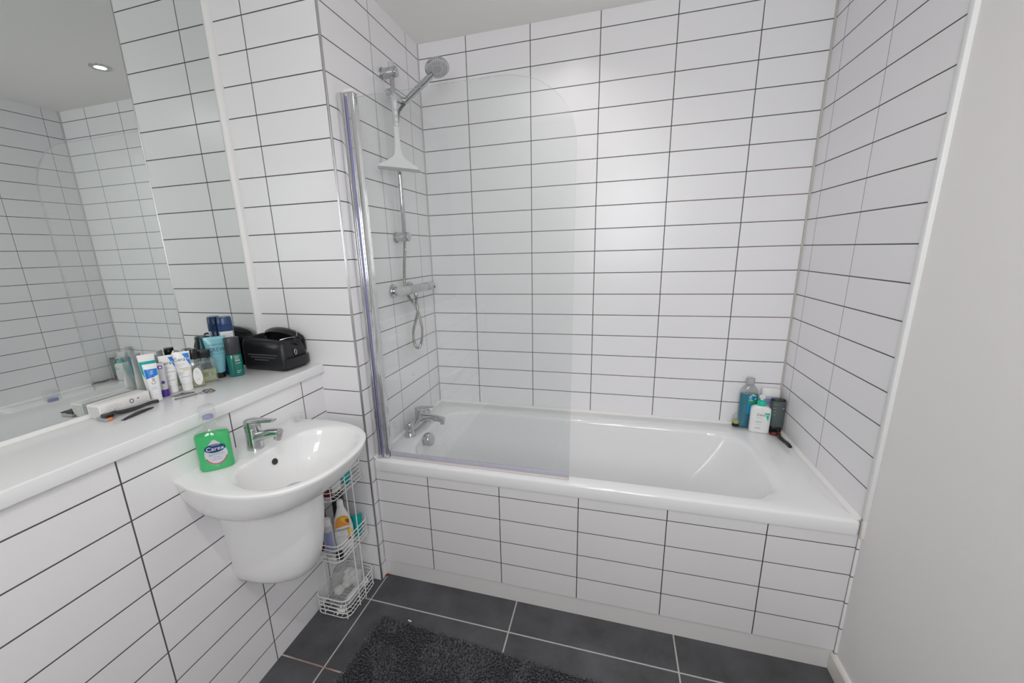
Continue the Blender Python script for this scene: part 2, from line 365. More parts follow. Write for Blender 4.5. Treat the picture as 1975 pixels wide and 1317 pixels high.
# ------------------------------------------------------------------ room shell
struct('floor', MB().box(XM-0.12, W+0.12, YR-0.1, 0.1, -0.08, 0), M['floor'], smooth=False)
struct('ceiling', MB().box(XM-0.12, W+0.12, YR-0.1, 0.1, CEIL, CEIL+0.08), M['ceil'], smooth=False)
struct('wall_back', MB().box(-0.1, W+0.1, 0.0, 0.1, 0, CEIL), M['t_back'], smooth=False)
struct('wall_right_alcove', MB().box(W, W+0.1, -0.690, 0.0, 0, CEIL), M['t_right'], smooth=False)
struct('wall_right', MB().box(W+0.007, W+0.1, YR, -0.690, 0, CEIL), M['paint'], smooth=False)
struct('wall_rear', MB().box(XM-0.1, WX0, YR-0.1, YR, 0, CEIL).box(WX1, W+0.1, YR-0.1, YR, 0, CEIL).box(WX0, WX1, YR-0.1, YR, 0, WZ0).box(WX0, WX1, YR-0.1, YR, WZ1, CEIL), M['paint'], smooth=False)
nb = MB()
nb.add([(XM, YN, 0), (0, YN, 0), (0, YN, CEIL), (XM, YN, CEIL)], [[0, 1, 2, 3]], 0)
nb.add([(0, YN, 0), (0, 0, 0), (0, 0, CEIL), (0, YN, CEIL)], [[0, 1, 2, 3]], 1)
nb.add([(XM, 0, 0), (XM, YN, 0), (XM, YN, CEIL), (XM, 0, CEIL), (0, 0, 0), (0, 0, CEIL)], [[0, 1, 2, 3], [4, 0, 3, 5]], 1)
struct('wall_nib', nb, [M['t_nib'], M['t_shower']], smooth=False, recalc=False)
struct('wall_left', MB().box(XM-0.1, XM-0.006, YR, YN, 0, CEIL), M['paint'], smooth=False)
struct('wall_boxing', MB().box(XM-0.006, XB, YR, YN, 0, ZL-0.036), M['t_box'], smooth=False)

def quad_trim(cx, cy, r, z0, z1, q, n=6):      # quarter-round bead: corner at (cx,cy), bulging into quadrant q=(sx,sy)
    sx, sy = q
    poly = [(cx, cy)]+[(cx+sx*r*cos(pi/2*k/n), cy+sy*r*sin(pi/2*k/n)) for k in range(n+1)]
    return MB().prism(poly, z0, z1)
struct('trim_1', quad_trim(0.0005, -0.0005, 0.004, ZR, CEIL, (1, -1)), M['silic'])
struct('trim_2', quad_trim(W-0.0005, -0.0005, 0.006, ZR, CEIL, (-1, -1)), M['silic'])
t3 = MB().box(-0.0065, 0.0010, YN-0.0010, YN+0.0065, 0, CEIL, bev=0.0022, seg=3); struct('trim_3', t3, M['satin'])
t4 = MB().prism([(XM, YN)]+[(XM+0.016*cos(pi/2*k/8), YN-0.020*sin(pi/2*k/8)) for k in range(9)], ZL+0.0005, CEIL); struct('trim_4', t4, M['wsil'])
t5 = MB().box(W-0.004, W+0.010, -0.7015, -0.684, ZR+0.012, CEIL, bev=0.003); struct('trim_5', t5, M['white'])
struct('trim_6', MB().box(0.001, W, -0.6795, -0.665, 0, 0.0800, bev=0.0), M['wgloss'], smooth=False)
struct('trim_7', MB().prism([(0.0, -0.683), (0.018, -0.683), (0.012, -0.690), (0.0, -0.700)], 0.0, 0.004), M['rust'], smooth=False)
bb = MB().prism([(W+0.007, 0.0), (W-0.006, 0.0), (W-0.006, 0.060), (W-0.003, 0.066), (W+0.001, 0.070), (W+0.007, 0.070)], YR, -0.6815, axis='y')
struct('baseboard_right', bb, M['gloss'], smooth=False)
struct('baseboard_rear', MB().box(XB, 0.30, YR, YR+0.013, 0, 0.07), M['gloss'], smooth=False)
# unseen rear window behind the camera, added as an opening for the fill light
wn = thing('added_window_1', 'unseen window added in the rear wall to let in fill light', 'window', (WX0, YR-0.06, WZ0)); tag(wn, kind='structure')
ww, wh = WX1-WX0, WZ1-WZ0
fr = MB()
for a in ((0.001, 0.05, 0.001, wh-0.001), (ww-0.05, ww-0.001, 0.001, wh-0.001), (0.05, ww-0.05, 0.001, 0.05), (0.05, ww-0.05, wh-0.05, wh-0.001), (ww/2-0.025, ww/2+0.025, 0.05, wh-0.05)): fr.box(a[0], a[1], -0.025, 0.025, a[2], a[3])
fr.build('added_window_frame', M['gloss'], wn, smooth=False)
for a in ((0.0505, ww/2-0.0255), (ww/2+0.0255, ww-0.0505)): MB().box(a[0], a[1], -0.003, 0.003, 0.0505, wh-0.0505).build('added_window_pane', M['clear'], wn, smooth=False)
MB().box(ww/2-0.012, ww/2+0.012, 0.0255, 0.035, 0.45, 0.56, bev=0.003).build('added_window_handle', M['chrome'], wn)

# ------------------------------------------------------------------ ceiling downlights
for i, (p, pw, spr) in enumerate(LAMPS):
    t = thing('downlight', ('round recessed ceiling downlight above the bathtub, seen in the mirror', 'unseen ceiling downlight added behind the viewer for brightness')[i], 'ceiling light', p)
    MB().lathe([(0.0235, -0.001), (0.0250, -0.005), (0.040, -0.0055), (0.0435, -0.003), (0.044, 0.0), (0.0235, 0.0)], n=36, cap0=False, cap1=False).build('bezel', M['steel'], t)
    MB().lathe([(0.0005, -0.0045), (0.016, -0.004), (0.0235, -0.003)], n=30, cap1=False).build('lens', M['lamp'], t)
    la = bpy.data.lights.new('lamp', 'AREA'); la.shape = 'DISK'; la.size = 0.055; la.energy = pw; la.color = (1.0, 0.975, 0.95); la.spread = radians(spr)
    lo = bpy.data.objects.new('lamp', la); COL.objects.link(lo); lo.parent = t; lo.location = (0, 0, -0.012)

# ------------------------------------------------------------------ bathtub, panel
tb = thing('bathtub', 'white built-in bathtub with tiled front panel along the back wall', 'bathtub')
rings = [rrect(0.003, W-0.002, -0.6880, -0.004, 0.008, 0.519), rrect(0.003, W-0.002, -0.6895, -0.004, 0.008, 0.524), rrect(0.003, W-0.002, -0.6895, -0.004, 0.008, 0.560),
         rrect(0.004, W-0.003, -0.6870, -0.005, 0.009, 0.567), rrect(0.006, W-0.005, -0.6820, -0.007, 0.011, ZR)]
top = (0.100, 1.500, -0.628, -0.112, 0.150)
bot = (0.235, 1.110, -0.535, -0.190, 0.120)
rings.append(rrect(top[0]-0.02, top[1]+0.085, top[2]-0.014, top[3]+0.018, 0.150, ZR))
for k in range(0, 15):
    t = k/14
    # rounded lip, straight-ish wall, rounded floor
    if k <= 4:
        a = k/4*pi/2; off = 0.016*sin(a)*0.9; dz = 0.018*(1-cos(a)); q = 0.02*t
    else:
        q = None
    if k <= 4:
        rings.append(rrect(top[0]-0.012+off, top[1]+0.070-off*5.4, top[2]-0.010+off, top[3]+0.010-off, top[4], ZR-0.0005-dz))
    else:
        s_ = (k-4)/10; ez = ZR-0.019-(0.355)*sin(s_*pi/2)**1.0; e = s_**1.15 if s_ < 0.75 else s_**1.15+0.10*(s_-0.75)
        L = [a+(b-a)*min(1.0, e) for a, b in zip((top[0]+0.002, top[1]-0.008, top[2]+0.006, top[3]-0.004, top[4]), bot)]
        rings.append(rrect(L[0], L[1], L[2], L[3], L[4], ez))
rings.append(rrect(bot[0]+0.10, bot[1]-0.10, bot[2]+0.08, bot[3]-0.08, 0.08, ZR-0.382))
MB().loft(rings, cap0=False).build('tub', M['acryl'], tb, ang=60)
MB().box(0.004, W-0.001, -0.6850, -0.6797, 0.0812, 0.5200, bev=0.0).build('bath_panel', M['t_panel'], tb, smooth=False)
om = Matrix.Translation((0.112, -0.424, 0.541)) @ Vector((1, 0, 0.28)).to_track_quat('Z', 'Y').to_matrix().to_4x4()
ov = MB(); ov.lathe([(0.026, -0.004), (0.030, 0.002), (0.032, 0.008), (0.032, 0.020), (0.030, 0.026), (0.025, 0.030), (0.012, 0.032), (0.0005, 0.0325)], n=32, mat=om); ov.build('overflow_cover', M['chrome'], tb)
MB().lathe([(0.0005, 0.004), (0.024, 0.003), (0.031, 0.0015), (0.032, 0.0)], n=28, mat=Matrix.Translation((0.36, -0.36, ZR-0.3805))).build('plug_waste', M['chrome'], tb)
sil = MB().prism([(-0.0005, ZR), (-0.013, ZR), (-0.009, ZR+0.005), (-0.004, ZR+0.009), (-0.0005, ZR+0.010)], 0.004, W-0.003, axis='x'); struct('trim_8', sil, M['wsil'])
s2 = MB().prism([(0.0005, ZR), (0.011, ZR), (0.007, ZR+0.004), (0.0005, ZR+0.009)], -0.684, -0.014, axis='y'); struct('trim_9', s2, M['wsil'])
s3 = MB().prism([(W-0.0005, ZR), (W-0.012, ZR), (W-0.008, ZR+0.005), (W-0.0005, ZR+0.010)], -0.684, -0.014, axis='y'); struct('trim_10', s3, M['wsil'])
struct('trim_11', MB().box(W-0.0015, W+0.0085, -0.7000, -0.6900, 0.516, ZR+0.012, bev=0.003), M['cream'])

# bath mixer tap
t = thing('bath_tap', 'chrome bath mixer tap on the left end of the tub rim', 'tap', (0.052, -0.365, ZR+0.0008))
b = MB(); b.lathe([(0.026, 0), (0.026, 0.006), (0.021, 0.012), (0.019, 0.03), (0.019, 0.058), (0.017, 0.062)], n=24, mat=Matrix.Translation((-0.004, -0.090, 0)))
b.lathe([(0.026, 0), (0.026, 0.006), (0.021, 0.012), (0.019, 0.03), (0.019, 0.050), (0.017, 0.054)], n=24, mat=Matrix.Translation((-0.004, 0.090, 0)))
b.loft([se_ring(0.016, 0.014, 0, 3, 20), se_ring(0.020, 0.018, 0.03, 3, 20), se_ring(0.021, 0.021, 0.09, 3, 20), se_ring(0.020, 0.018, 0.15, 3, 20), se_ring(0.016, 0.014, 0.18, 3, 20)], mat=Matrix.Translation((-0.002, -0.09, 0.036)) @ Matrix.Rotation(-pi/2, 4, 'X'))
b.build('body', M['chrome'], t)
sp = [(0.0, 0.0, 0.045), (0.03, 0.0, 0.056), (0.06, 0.0, 0.058), (0.10, 0.0, 0.055), (0.128, 0.0, 0.050)]
b = MB(); P = smooth_path(sp, 5); b.tube(P, 0.0135, n=16, radf=lambda k: 0.017-0.004*k/len(P), sx=1.35); b.cyl((0.120, 0, 0.044), (0.120, 0, 0.030), 0.010, n=16); b.build('spout', M['chrome'], t)
b = MB(); b.lathe([(0.019, 0.050), (0.019, 0.098), (0.017, 0.103), (0.001, 0.105)], n=24); b.build('cartridge', M['chrome'], t)
b = MB(); b.loft([se_ring(0.017, 0.005, 0, 2.6, 16), se_ring(0.013, 0.004, 0.04, 2.6, 16), se_ring(0.009, 0.003, 0.075, 2.6, 16)], mat=Matrix.Translation((0.005, 0, 0.104)) @ Matrix.Rotation(radians(83), 4, 'Y') @ Matrix.Rotation(pi/2, 4, 'Z')); b.build('lever', M['chrome'], t)

# ------------------------------------------------------------------ glass bath screen
t = thing('bath_screen', 'clear glass bath screen with rounded top corner and chrome wall profile', 'shower screen', (0, -0.655, ZR))
arc = [(0.53, 1.906), (0.585, 1.904), (0.62, 1.899), (0.6654, 1.887), (0.70, 1.871), (0.735, 1.845), (0.7661, 1.811), (0.7873, 1.7773), (0.799, 1.738), (0.803, 1.700)]
arc = [(p.x, p.y) for p in smooth_path([(a, b_, 0) for a, b_ in arc], 4)]
poly = [(0.052, 0.590), (0.7955, 0.590)]+arc[::-1]+[(0.052, 1.908)]
g = MB(); n = len(poly)
g.loft([[Vector((x, -0.003, z-ZR)) for x, z in poly], [Vector((x, 0.003, z-ZR)) for x, z in poly]], 0, True, True)
for i, f in enumerate(g.f): g.m[i] = 1 if len(f) == 4 else 0
g.build('glass_pane', [M['glass'], M['gedge']], t, smooth=False)
MB().box(0.0006, 0.030, -0.017, 0.017, 0.002, 1.352, bev=0.003).box(0.006, 0.024, -0.0205, -0.016, 0.002, 1.352, bev=0.002).build('wall_channel', M['bright'], t)
MB().box(0.0305, 0.064, -0.0145, 0.0145, 0.004, 1.350, bev=0.003).box(0.0475, 0.0605, -0.0165, -0.0135, 0.004, 1.336, bev=0.0015).build('hinge_post', M['bright'], t)
MB().box(0.0340, 0.0378, -0.0175, -0.0130, 0.004, 1.340, bev=0.001).build('seal_strip', M['purp'], t)
MB().box(0.0305, 0.066, -0.017, 0.017, 1.350, 1.360, bev=0.003).build('end_cap', M['white'], t)
b = MB(); b.box(0.066, 0.7945, -0.0065, 0.0065, 0.0085, 0.024, 0, bev=0.002); b.box(0.066, 0.7945, -0.0105, 0.001, 0.0008, 0.0090, 1, bev=0.0015); b.build('bottom_seal', [M['seal'], M['seal2']], t)

# ------------------------------------------------------------------ shower rail, mixer, hose, handset, squeegee
RX, RY = 0.045, -0.352
t = thing('shower_rail', 'chrome riser rail with two wall brackets on the shower wall', 'shower rail', (0, RY, 1.46))
MB().cyl((RX, 0, -0.012), (RX, 0, 0.655), 0.0095, n=20, bev=0.001).build('rail', M['chrome'], t)
for z in (0.0, 0.632):
    MB().cyl((0.0006, 0, z), (0.068, 0, z), 0.0195, n=28, bev=0.003).cyl((0.0006, 0, z), (0.006, 0, z), 0.023, n=28).build('bracket', M['chrome'], t)
MB().cyl((RX, 0, 0.645), (RX, 0, 0.668), 0.0125, n=20, bev=0.002).build('end_cap', M['lgrey'], t)
b = MB(); b.cyl((RX, -0.030, 0.551), (RX, 0.085, 0.551), 0.0165, n=24, bev=0.003); b.cyl((RX, 0.07, 0.551), (RX+0.02, 0.07, 0.551), 0.013, n=20); b.cyl((RX-0.004, -0.030, 0.551), (RX-0.004, -0.046, 0.551), 0.013, n=20, bev=0.003, r2=0.009); b.build('slider', M['chrome'], t)

t = thing('shower_mixer', 'chrome thermostatic bar mixer valve below the riser rail', 'shower valve', (0, -0.343, 1.232))
MB().cyl((0.055, -0.045, 0), (0.055, 0.150, 0), 0.0195, n=28, bev=0.002).build('body', M['chrome'], t)
MB().cyl((0.055, -0.105, 0), (0.055, -0.046, 0), 0.0205, n=24, bev=0.003).build('flow_knob', M['lgrey'], t)
b = MB().cyl((0.055, 0.151, 0), (0.055, 0.212, 0), 0.0205, n=24, bev=0.003); b.cyl((0.070, 0.198, -0.004), (0.0775, 0.198, -0.006), 0.005, 1, n=12); b.build('temperature_knob', [M['lgrey'], M['ink']], t)
for y in (-0.075, 0.075):
    MB().lathe([(0.030, 0.0006), (0.030, 0.006), (0.027, 0.012), (0.016, 0.013), (0.016, 0.045)], n=28, mat=Matrix.Translation((0, y, 0)) @ Matrix.Rotation(pi/2, 4, 'Y')).build('wall_flange', M['chrome'], t)
MB().cyl((0.053, 0.04, -0.016), (0.053, 0.04, -0.040), 0.010, n=18, bev=0.001).build('outlet', M['chrome'], t)

hp = [(0.053, -0.303, 1.196), (0.052, -0.301, 1.165), (0.047, -0.286, 1.125), (0.040, -0.300, 1.085), (0.041, -0.332, 1.04), (0.043, -0.337, 0.99), (0.045, -0.312, 0.955), (0.045, -0.275, 0.965), (0.043, -0.247, 1.02), (0.040, -0.255, 1.09), (0.036, -0.285, 1.15),
      (0.018, -0.312, 1.20), (0.016, -0.333, 1.26), (0.024, -0.340, 1.33), (0.025, -0.322, 1.42), (0.022, -0.310, 1.50), (0.022, -0.309, 1.65), (0.022, -0.309, 1.85), (0.030, -0.296, 1.955), (0.044, -0.288, 1.985), (0.058, -0.284, 1.999)]
P = smooth_path(hp, 26)
b = MB(); b.tube(P, 0.0066, n=10, radf=lambda k: 0.0068 if k % 2 else 0.0054); tag(b.build('shower_hose', M['hose']), 'coiled metal shower hose looping below the bar mixer valve', 'shower hose')

HS = Vector((0.062, -0.282, 2.008)); HD = Vector((0.132, 0.0, 0.085)).normalized()
t = thing('hand_shower', 'chrome hand shower head angled up in the rail holder', 'shower head', HS)
b = MB(); Ph = [HD*(0.0+0.155*k/12) for k in range(13)]; b.tube(Ph, 0.012, n=18, radf=lambda k: 0.0125 if k < 1 else (0.0118+0.0022*sin(pi*k/12))); b.tube([HD*-0.022, HD*0.001], 0.0098, n=16); b.build('handle', M['chrome'], t)
NRM = Vector((0.22, -0.30, -0.93)).normalized(); HC = HD*0.168+Vector((0.010, -0.004, 0.012))
hm = Matrix.Translation(HC) @ NRM.to_track_quat('Z', 'X').to_matrix().to_4x4()
b = MB(); b.lathe([(0.0005, -0.020), (0.02, -0.0195), (0.036, -0.014), (0.047, -0.004), (0.0495, 0.003), (0.0490, 0.007), (0.045, 0.008)], n=40, mat=hm, cap1=False); hd = b.build('head', M['chrome'], t)
b = MB(); b.lathe([(0.045, 0.0078), (0.040, 0.0088), (0.022, 0.0095), (0.0005, 0.0098)], 0, n=40, mat=hm, cap0=False)
for rr, cnt in ((0.038, 26), (0.031, 22), (0.025, 18)):
    for k in range(cnt):
        a = 2*pi*k/cnt+rr*90; b.lathe([(0.0015, 0.0085), (0.0013, 0.0108), (0.0004, 0.0112)], 1, 6, hm @ Matrix.Translation((rr*cos(a), rr*sin(a), 0)))
b.lathe([(0.019, 0.0094), (0.0175, 0.0108), (0.0005, 0.0112)], 2, n=28, mat=hm, cap0=False); b.build('spray_face', [M['lgrey'], M['ink'], M['greyp']], hd)

t = thing('squeegee', 'white squeegee hanging from the shower rail slider', 'squeegee', (0.076, -0.409, 1.722), radians(53.8))
b = MB()
hw = [(0.262, 0.0105, 0.005), (0.255, 0.013, 0.006), (0.20, 0.0115, 0.0065), (0.155, 0.0105, 0.0065)]
b.loft([se_ring(w_, d_, z, 3, 20) for z, w_, d_ in hw], 0)
for z, rz in ((0.232, 0.017), (0.203, 0.009), (0.180, 0.008), (0.163, 0.006)):
    vs, fs = g_ell(0, z, 0.0062, rz, n=20, rings=2); b.decal(vs, fs, 1, lambda x, z_: Vector((x, -0.0071, z_)))
b.build('grip', [M['lgrey'], M['white']], t)
b = MB(); b.loft([se_ring(w_, d_, z, 2.6, 24) for z, w_, d_ in [(0.155, 0.0108, 0.0066), (0.12, 0.0110, 0.0066), (0.085, 0.0125, 0.0072), (0.060, 0.016, 0.008), (0.047, 0.023, 0.0085), (0.035, 0.040, 0.009), (0.022, 0.066, 0.0085), (0.012, 0.086, 0.008), (0.006, 0.088, 0.0075), (0.004, 0.088, 0.007)]], 0); b.build('head', M['white'], t)
MB().box(-0.089, 0.089, -0.0048, 0.0048, -0.006, 0.0045, bev=0.001).build('blade', M['greyp'], t)

# ------------------------------------------------------------------ mirror and ledge
mm = MB(); mm.box(XM-0.005, XM, YR+0.02, YN-0.001, ZL+0.010, CEIL-0.002)
tag(mm.build('wall_mirror', M['mirror'], smooth=False), 'large frameless wall mirror above the white ledge', 'mirror')
struct('trim_12', MB().prism([(XM-0.005, ZL), (XM+0.007, ZL), (XM+0.004, ZL+0.005), (XM, ZL+0.0095), (XM-0.005, ZL+0.0095)], YR+0.02, YN-0.001, axis='y'), M['wsil'])
tag(MB().box(XM-0.004, -0.156, YR+0.01, YN-0.001, ZL-0.036, ZL, bev=0.004, seg=3).build('ledge_shelf', M['ledge']), 'long white stone ledge in front of the mirror, over the basin', 'ledge')

# ------------------------------------------------------------------ basin
BY = -1.1155; ZB = 0.826
half_t = [(-0.0, 0.205), (0.03, 0.213), (0.07, 0.223), (0.115, 0.2285), (0.16, 0.2300), (0.20, 0.227), (0.24, 0.220), (0.28, 0.206), (0.31, 0.189), (0.34, 0.163), (0.362, 0.128), (0.376, 0.090), (0.384, 0.045), (0.386, 0.0)]
def outline(sc_x, sc_y, z, dx=0.0):
    L = [(x*sc_x+dx, -h*sc_y) for x, h in half_t]; L = L+[(x, -y) for x, y in L[:-1][::-1]]
    pts = smooth_path([(x, y, z) for x, y in L], 3)
    return [Vector((p.x, p.y, z)) for p in pts]
def bowl(t_, z):     # inner bowl ring, same count as outline; t_=1 full rim
    n = len(outline(1, 1, 0)); cx = 0.232; out = []
    # map through angle from the bowl centre of the outer outline
    for p in outline(1, 1, 0):
        q = Vector((p.x-cx, p.y, 0)); a = atan2(q.y, q.x)
        rx = 0.134 if cos(a) > 0 else 0.135; ry = 0.190
        k = 1/((abs(cos(a)/rx))**2.35+(abs(sin(a)/ry))**2.35)**(1/2.35)
        out.append(Vector((cx+k*cos(a)*t_, k*sin(a)*t_, z)))
    return out
t = thing('wash_basin', 'white half-round wall basin mounted under the ledge', 'basin', (XB+0.0006, BY, ZB))
R = []
for z, sx, sy in ((-0.1235, 0.30, 0.30), (-0.1225, 0.40, 0.40), (-0.1180, 0.55, 0.52), (-0.1165, 0.68, 0.70), (-0.110, 0.755, 0.80), (-0.100, 0.815, 0.865), (-0.086, 0.865, 0.905), (-0.066, 0.915, 0.940), (-0.040, 0.957, 0.968), (-0.014, 0.992, 0.992), (-0.005, 1.0, 1.0), (-0.001, 0.996, 0.996), (0.0, 0.985, 0.985)):
    R.append(outline(sx, sy, z, 0.06 if sx < 0.5 else 0.0))
BW = ((1.03, 0.0, 0), (1.0, -0.0010, 0), (0.975, -0.004, 0), (0.95, -0.010, 0.002), (0.92, -0.022, 0.005), (0.87, -0.044, 0.010), (0.80, -0.068, 0.016), (0.68, -0.092, 0.024), (0.50, -0.110, 0.034), (0.30, -0.119, 0.042), (0.10, -0.122, 0.046))
for t_, z, dx in BW: R.append([p-Vector((dx, 0, 0)) for p in bowl(t_, z)])
MB().loft(R, cap0=True).build('bowl', M['ceram'], t, ang=70)
MB().lathe([(0.0005, 0.002), (0.022, 0.003), (0.030, 0.001), (0.031, -0.003)], n=28, mat=Matrix.Translation((0.187, 0.0, -0.1195))).build('drain', M['steel'], t)
xo = 0.232-0.010-0.87*0.119
MB().lathe([(0.0005, 0.0002), (0.0075, 0.0006), (0.0095, 0.0022), (0.0100, 0.0)], n=22, mat=Matrix.Translation((xo+0.0012, 0.004, -0.043)) @ Vector((1, 0, 0.35)).to_track_quat('Z', 'Y').to_matrix().to_4x4()).build('overflow_hole', M['dark'], t)  # dark disc painted for the shade inside the overflow opening

t = thing('basin_pedestal', 'white ceramic semi pedestal shroud hanging under the basin', 'pedestal', (XB+0.0006, BY, 0.40))
def ped(z, d, h, e=2.3, n=30):
    out = [Vector((0, -h, z))]
    for k in range(n+1):
        a = -pi/2+pi*k/n; c, s_ = cos(a), sin(a)
        out.append(Vector((d*abs(c)**(2/e), h*math.copysign(abs(s_)**(2/e), s_), z)))
    return out[1:]
R = [ped(0.004, 0.130, 0.060), ped(0.0, 0.165, 0.076), ped(0.006, 0.188, 0.088), ped(0.020, 0.205, 0.095), ped(0.045, 0.220, 0.099), ped(0.09, 0.235, 0.102), ped(0.15, 0.248, 0.105), ped(0.22, 0.258, 0.108), ped(0.3018, 0.262, 0.112)]
MB().loft(R, cap0=True, cap1=False).build('shroud', M['ceram'], t, ang=60)

t = thing('basin_tap', 'chrome single lever mixer tap on the basin deck', 'tap', (-0.106, -1.118, ZB-0.0005))
MB().lathe([(0.0235, 0.0), (0.0235, 0.010), (0.0225, 0.014), (0.0220, 0.055), (0.0225, 0.062)], n=28).build('body', M['chrome'], t)
P = smooth_path([(0.004, 0, 0.034), (0.030, 0, 0.045), (0.065, 0, 0.056), (0.100, 0, 0.062)], 5)
b = MB(); b.tube(P, 0.013, n=16, radf=lambda k: 0.0165-0.0045*k/len(P), sx=1.15); so = b.build('spout', M['chrome'], t)
b = MB(); b.cyl((0.098, 0, 0.066), (0.090, 0, 0.040), 0.012, n=18, bev=0.002); b.build('aerator', M['steel'], so)
b = MB(); b.lathe([(0.0225, 0.0625), (0.0230, 0.085), (0.0200, 0.093), (0.0005, 0.096)], n=28)
b.loft([se_ring(0.020, 0.006, 0, 2.6, 18), se_ring(0.016, 0.005, 0.035, 2.6, 18), se_ring(0.011, 0.0035, 0.082, 2.6, 18)], mat=Matrix.Translation((0.004, 0, 0.090)) @ Matrix.Rotation(radians(84), 4, 'Y') @ Matrix.Rotation(pi/2, 4, 'Z')); b.build('lever', M['chrome'], t)

# soap bottle on the basin
FACE = radians(52)
t = thing('soap_bottle', 'green liquid soap pump bottle on the basin deck', 'soap bottle', (-0.116, -1.236, ZB+0.0005), radians(46))
pr = Prof([(0.0, 0.036, 0.018, 3.0), (0.002, 0.040, 0.0215, 3.0), (0.008, 0.0425, 0.0235, 3.0), (0.03, 0.0400, 0.0235, 3.0), (0.075, 0.0405, 0.0230, 3.0), (0.098, 0.0410, 0.0225, 3.0), (0.106, 0.0385, 0.021, 2.8), (0.112, 0.030, 0.018, 2.4), (0.116, 0.019, 0.0155, 2.1), (0.122, 0.0145, 0.0145, 2.0), (0.128, 0.0140, 0.0140, 2.0)])
b = MB(); pr.mesh(b); b.build('bottle', M['clear'], t)
lp = Prof([(0.002, 0.037, 0.0195, 3.0), (0.008, 0.0410, 0.0220, 3.0), (0.03, 0.0386, 0.0222, 3.0), (0.075, 0.0390, 0.0216, 3.0), (0.098, 0.0394, 0.0212, 3.0), (0.1015, 0.0380, 0.0205, 3.0)])
b = MB(); lp.mesh(b); b.build('liquid', M['soap'], t)
mf = pr.front(0.0006); mf2 = pr.front(0.0009); mf3 = pr.front(0.0012)
b = MB()
vs, fs = g_ell(0.004, 0.050, 0.0265, 0.035, shape=lambda x, z: (x*(1.0 if z < 0 else 1.0-0.55*(z/0.035)**1.5), z*(0.9 if z < 0 else 1.15))); b.decal(vs, fs, 0, mf)
vs, fs = g_ell(0.004, 0.0655, 0.0240, 0.0125); b.decal(vs, fs, 1, mf2)
b.text('Carex', 0.0165, 0.004, 0.0645, 2, mf3); b.text('COMPLETE', 0.0042, 0.006, 0.0745, 2, mf3)
b.text('2x', 0.0080, -0.009, 0.0475, 1, mf2); b.text('PROTECTION', 0.0042, 0.0085, 0.0478, 3, mf2)
b.text('ALOE VERA', 0.0034, 0.004, 0.040, 3, mf2); b.text('HAND WASH', 0.0034, 0.004, 0.034, 3, mf2)
vs, fs = [], []
for k in range(25):
    a = pi+pi*(0.12+0.76*k/24)
    for q in (0.90, 0.985): vs.append((0.004+0.0265*q*cos(a), 0.050+0.0315*q*sin(a)))
fs = [[2*k, 2*k+1, 2*k+3, 2*k+2] for k in range(24)]; b.decal(vs, fs, 4, mf2)
b.build('label', [M['label'], M['navyp'], M['white'], M['ink'], M['red']], t)
MB().lathe([(0.0155, 0.1285), (0.0155, 0.143), (0.012, 0.146)], n=24).build('collar', M['clearm'], t)
MB().lathe([(0.0125, 0.146), (0.0130, 0.152), (0.0115, 0.155), (0.0005, 0.1555)], n=20).build('pump', M['purp'], t)
MB().lathe([(0.0190, 0.1465), (0.0195, 0.152), (0.0195, 0.176), (0.0175, 0.181), (0.0005, 0.1825)], n=28, cap0=False).build('overcap', M['clearm'], t)

# small cloudy cup at the back of the basin
t = MB(); t.lathe([(0.010, 0.0), (0.0125, 0.001), (0.0145, 0.024), (0.0140, 0.024), (0.0118, 0.002), (0.0005, 0.0018)], n=28)
tag(t.build('plastic_cup', M['clearm'], None, (-0.128, -0.918, ZB+0.0002)), 'small cloudy plastic cup at the back corner of the basin', 'cup')

# ------------------------------------------------------------------ things on the ledge
def face_to_cam(x, y): return atan2(0.924-x, -(-1.997-y))     # rotation that turns local -Y towards the viewpoint
def rz(x, y, d=0.0): return face_to_cam(x, y)+radians(d)
BLK = MB
# perfume sample card box
t = thing('white_box', 'flat white printed carton lying on the ledge against the mirror', 'box', (-0.4045, -1.2610, ZL+0.0004), radians(2.0))
b = MB(); b.box(-0.0230, 0.0255, -0.063, 0.063, 0, 0.0385, bev=0.0018)
b.build('carton', M['offw'], t)
b = MB(); b.box(-0.0170, 0.0205, -0.0636, -0.0628, 0.0040, 0.0335); b.build('end_flap', M['lgrey'], t, smooth=False); t.children[-1].data.materials[0] = mat('carton end', (0.66, 0.645, 0.63), 0.55)
side = lambda x, z: Vector((0.0259, x, z)); topm = lambda x, y: Vector((y, x, 0.0389))
b = MB()
for k, (z, l0, l1) in enumerate(((0.029, -0.048, -0.020), (0.0235, -0.048, -0.016), (0.018, -0.048, -0.024), (0.0125, -0.048, -0.018))):
    x = l0
    while x < l1:
        w_ = random.uniform(0.002, 0.006); vs, fs = g_rect(x, x+w_, z, z+0.0010, 1, 1); b.decal(vs, fs, 0, side); x += w_+0.0014
b.build('side_print', [M['gink'], M['ink']], t, smooth=False); b = MB()
vs = []
for k in range(24):
    a = 2*pi*k/24; vs += [(0.014+0.0038*cos(a), 0.024+0.0042*sin(a)), (0.014+0.0055*cos(a), 0.024+0.0062*sin(a))]
b.decal(vs, [[2*k, 2*k+1, (2*k+3) % 48, (2*k+2) % 48] for k in range(24)], 1, side)
b.build('recycling_mark', [M['gink'], M['ink']], t, smooth=False); b = MB()
vs, fs = g_tri((0.028, 0.027), (0.034, 0.029), (0.032, 0.024), 1); b.decal(vs, fs, 1, side)
b.build('triangle_mark', [M['gink'], M['ink']], t, smooth=False); b = MB()
x = -0.05
for k in range(9):
    w_ = random.uniform(0.003, 0.008); vs, fs = g_rect(x, x+w_, -0.004+k*0.0004, -0.0005+k*0.0004, 1, 1); b.decal(vs, fs, 0, topm); x += w_+0.003
b.build('top_print', [M['gink'], M['ink']], t, smooth=False)

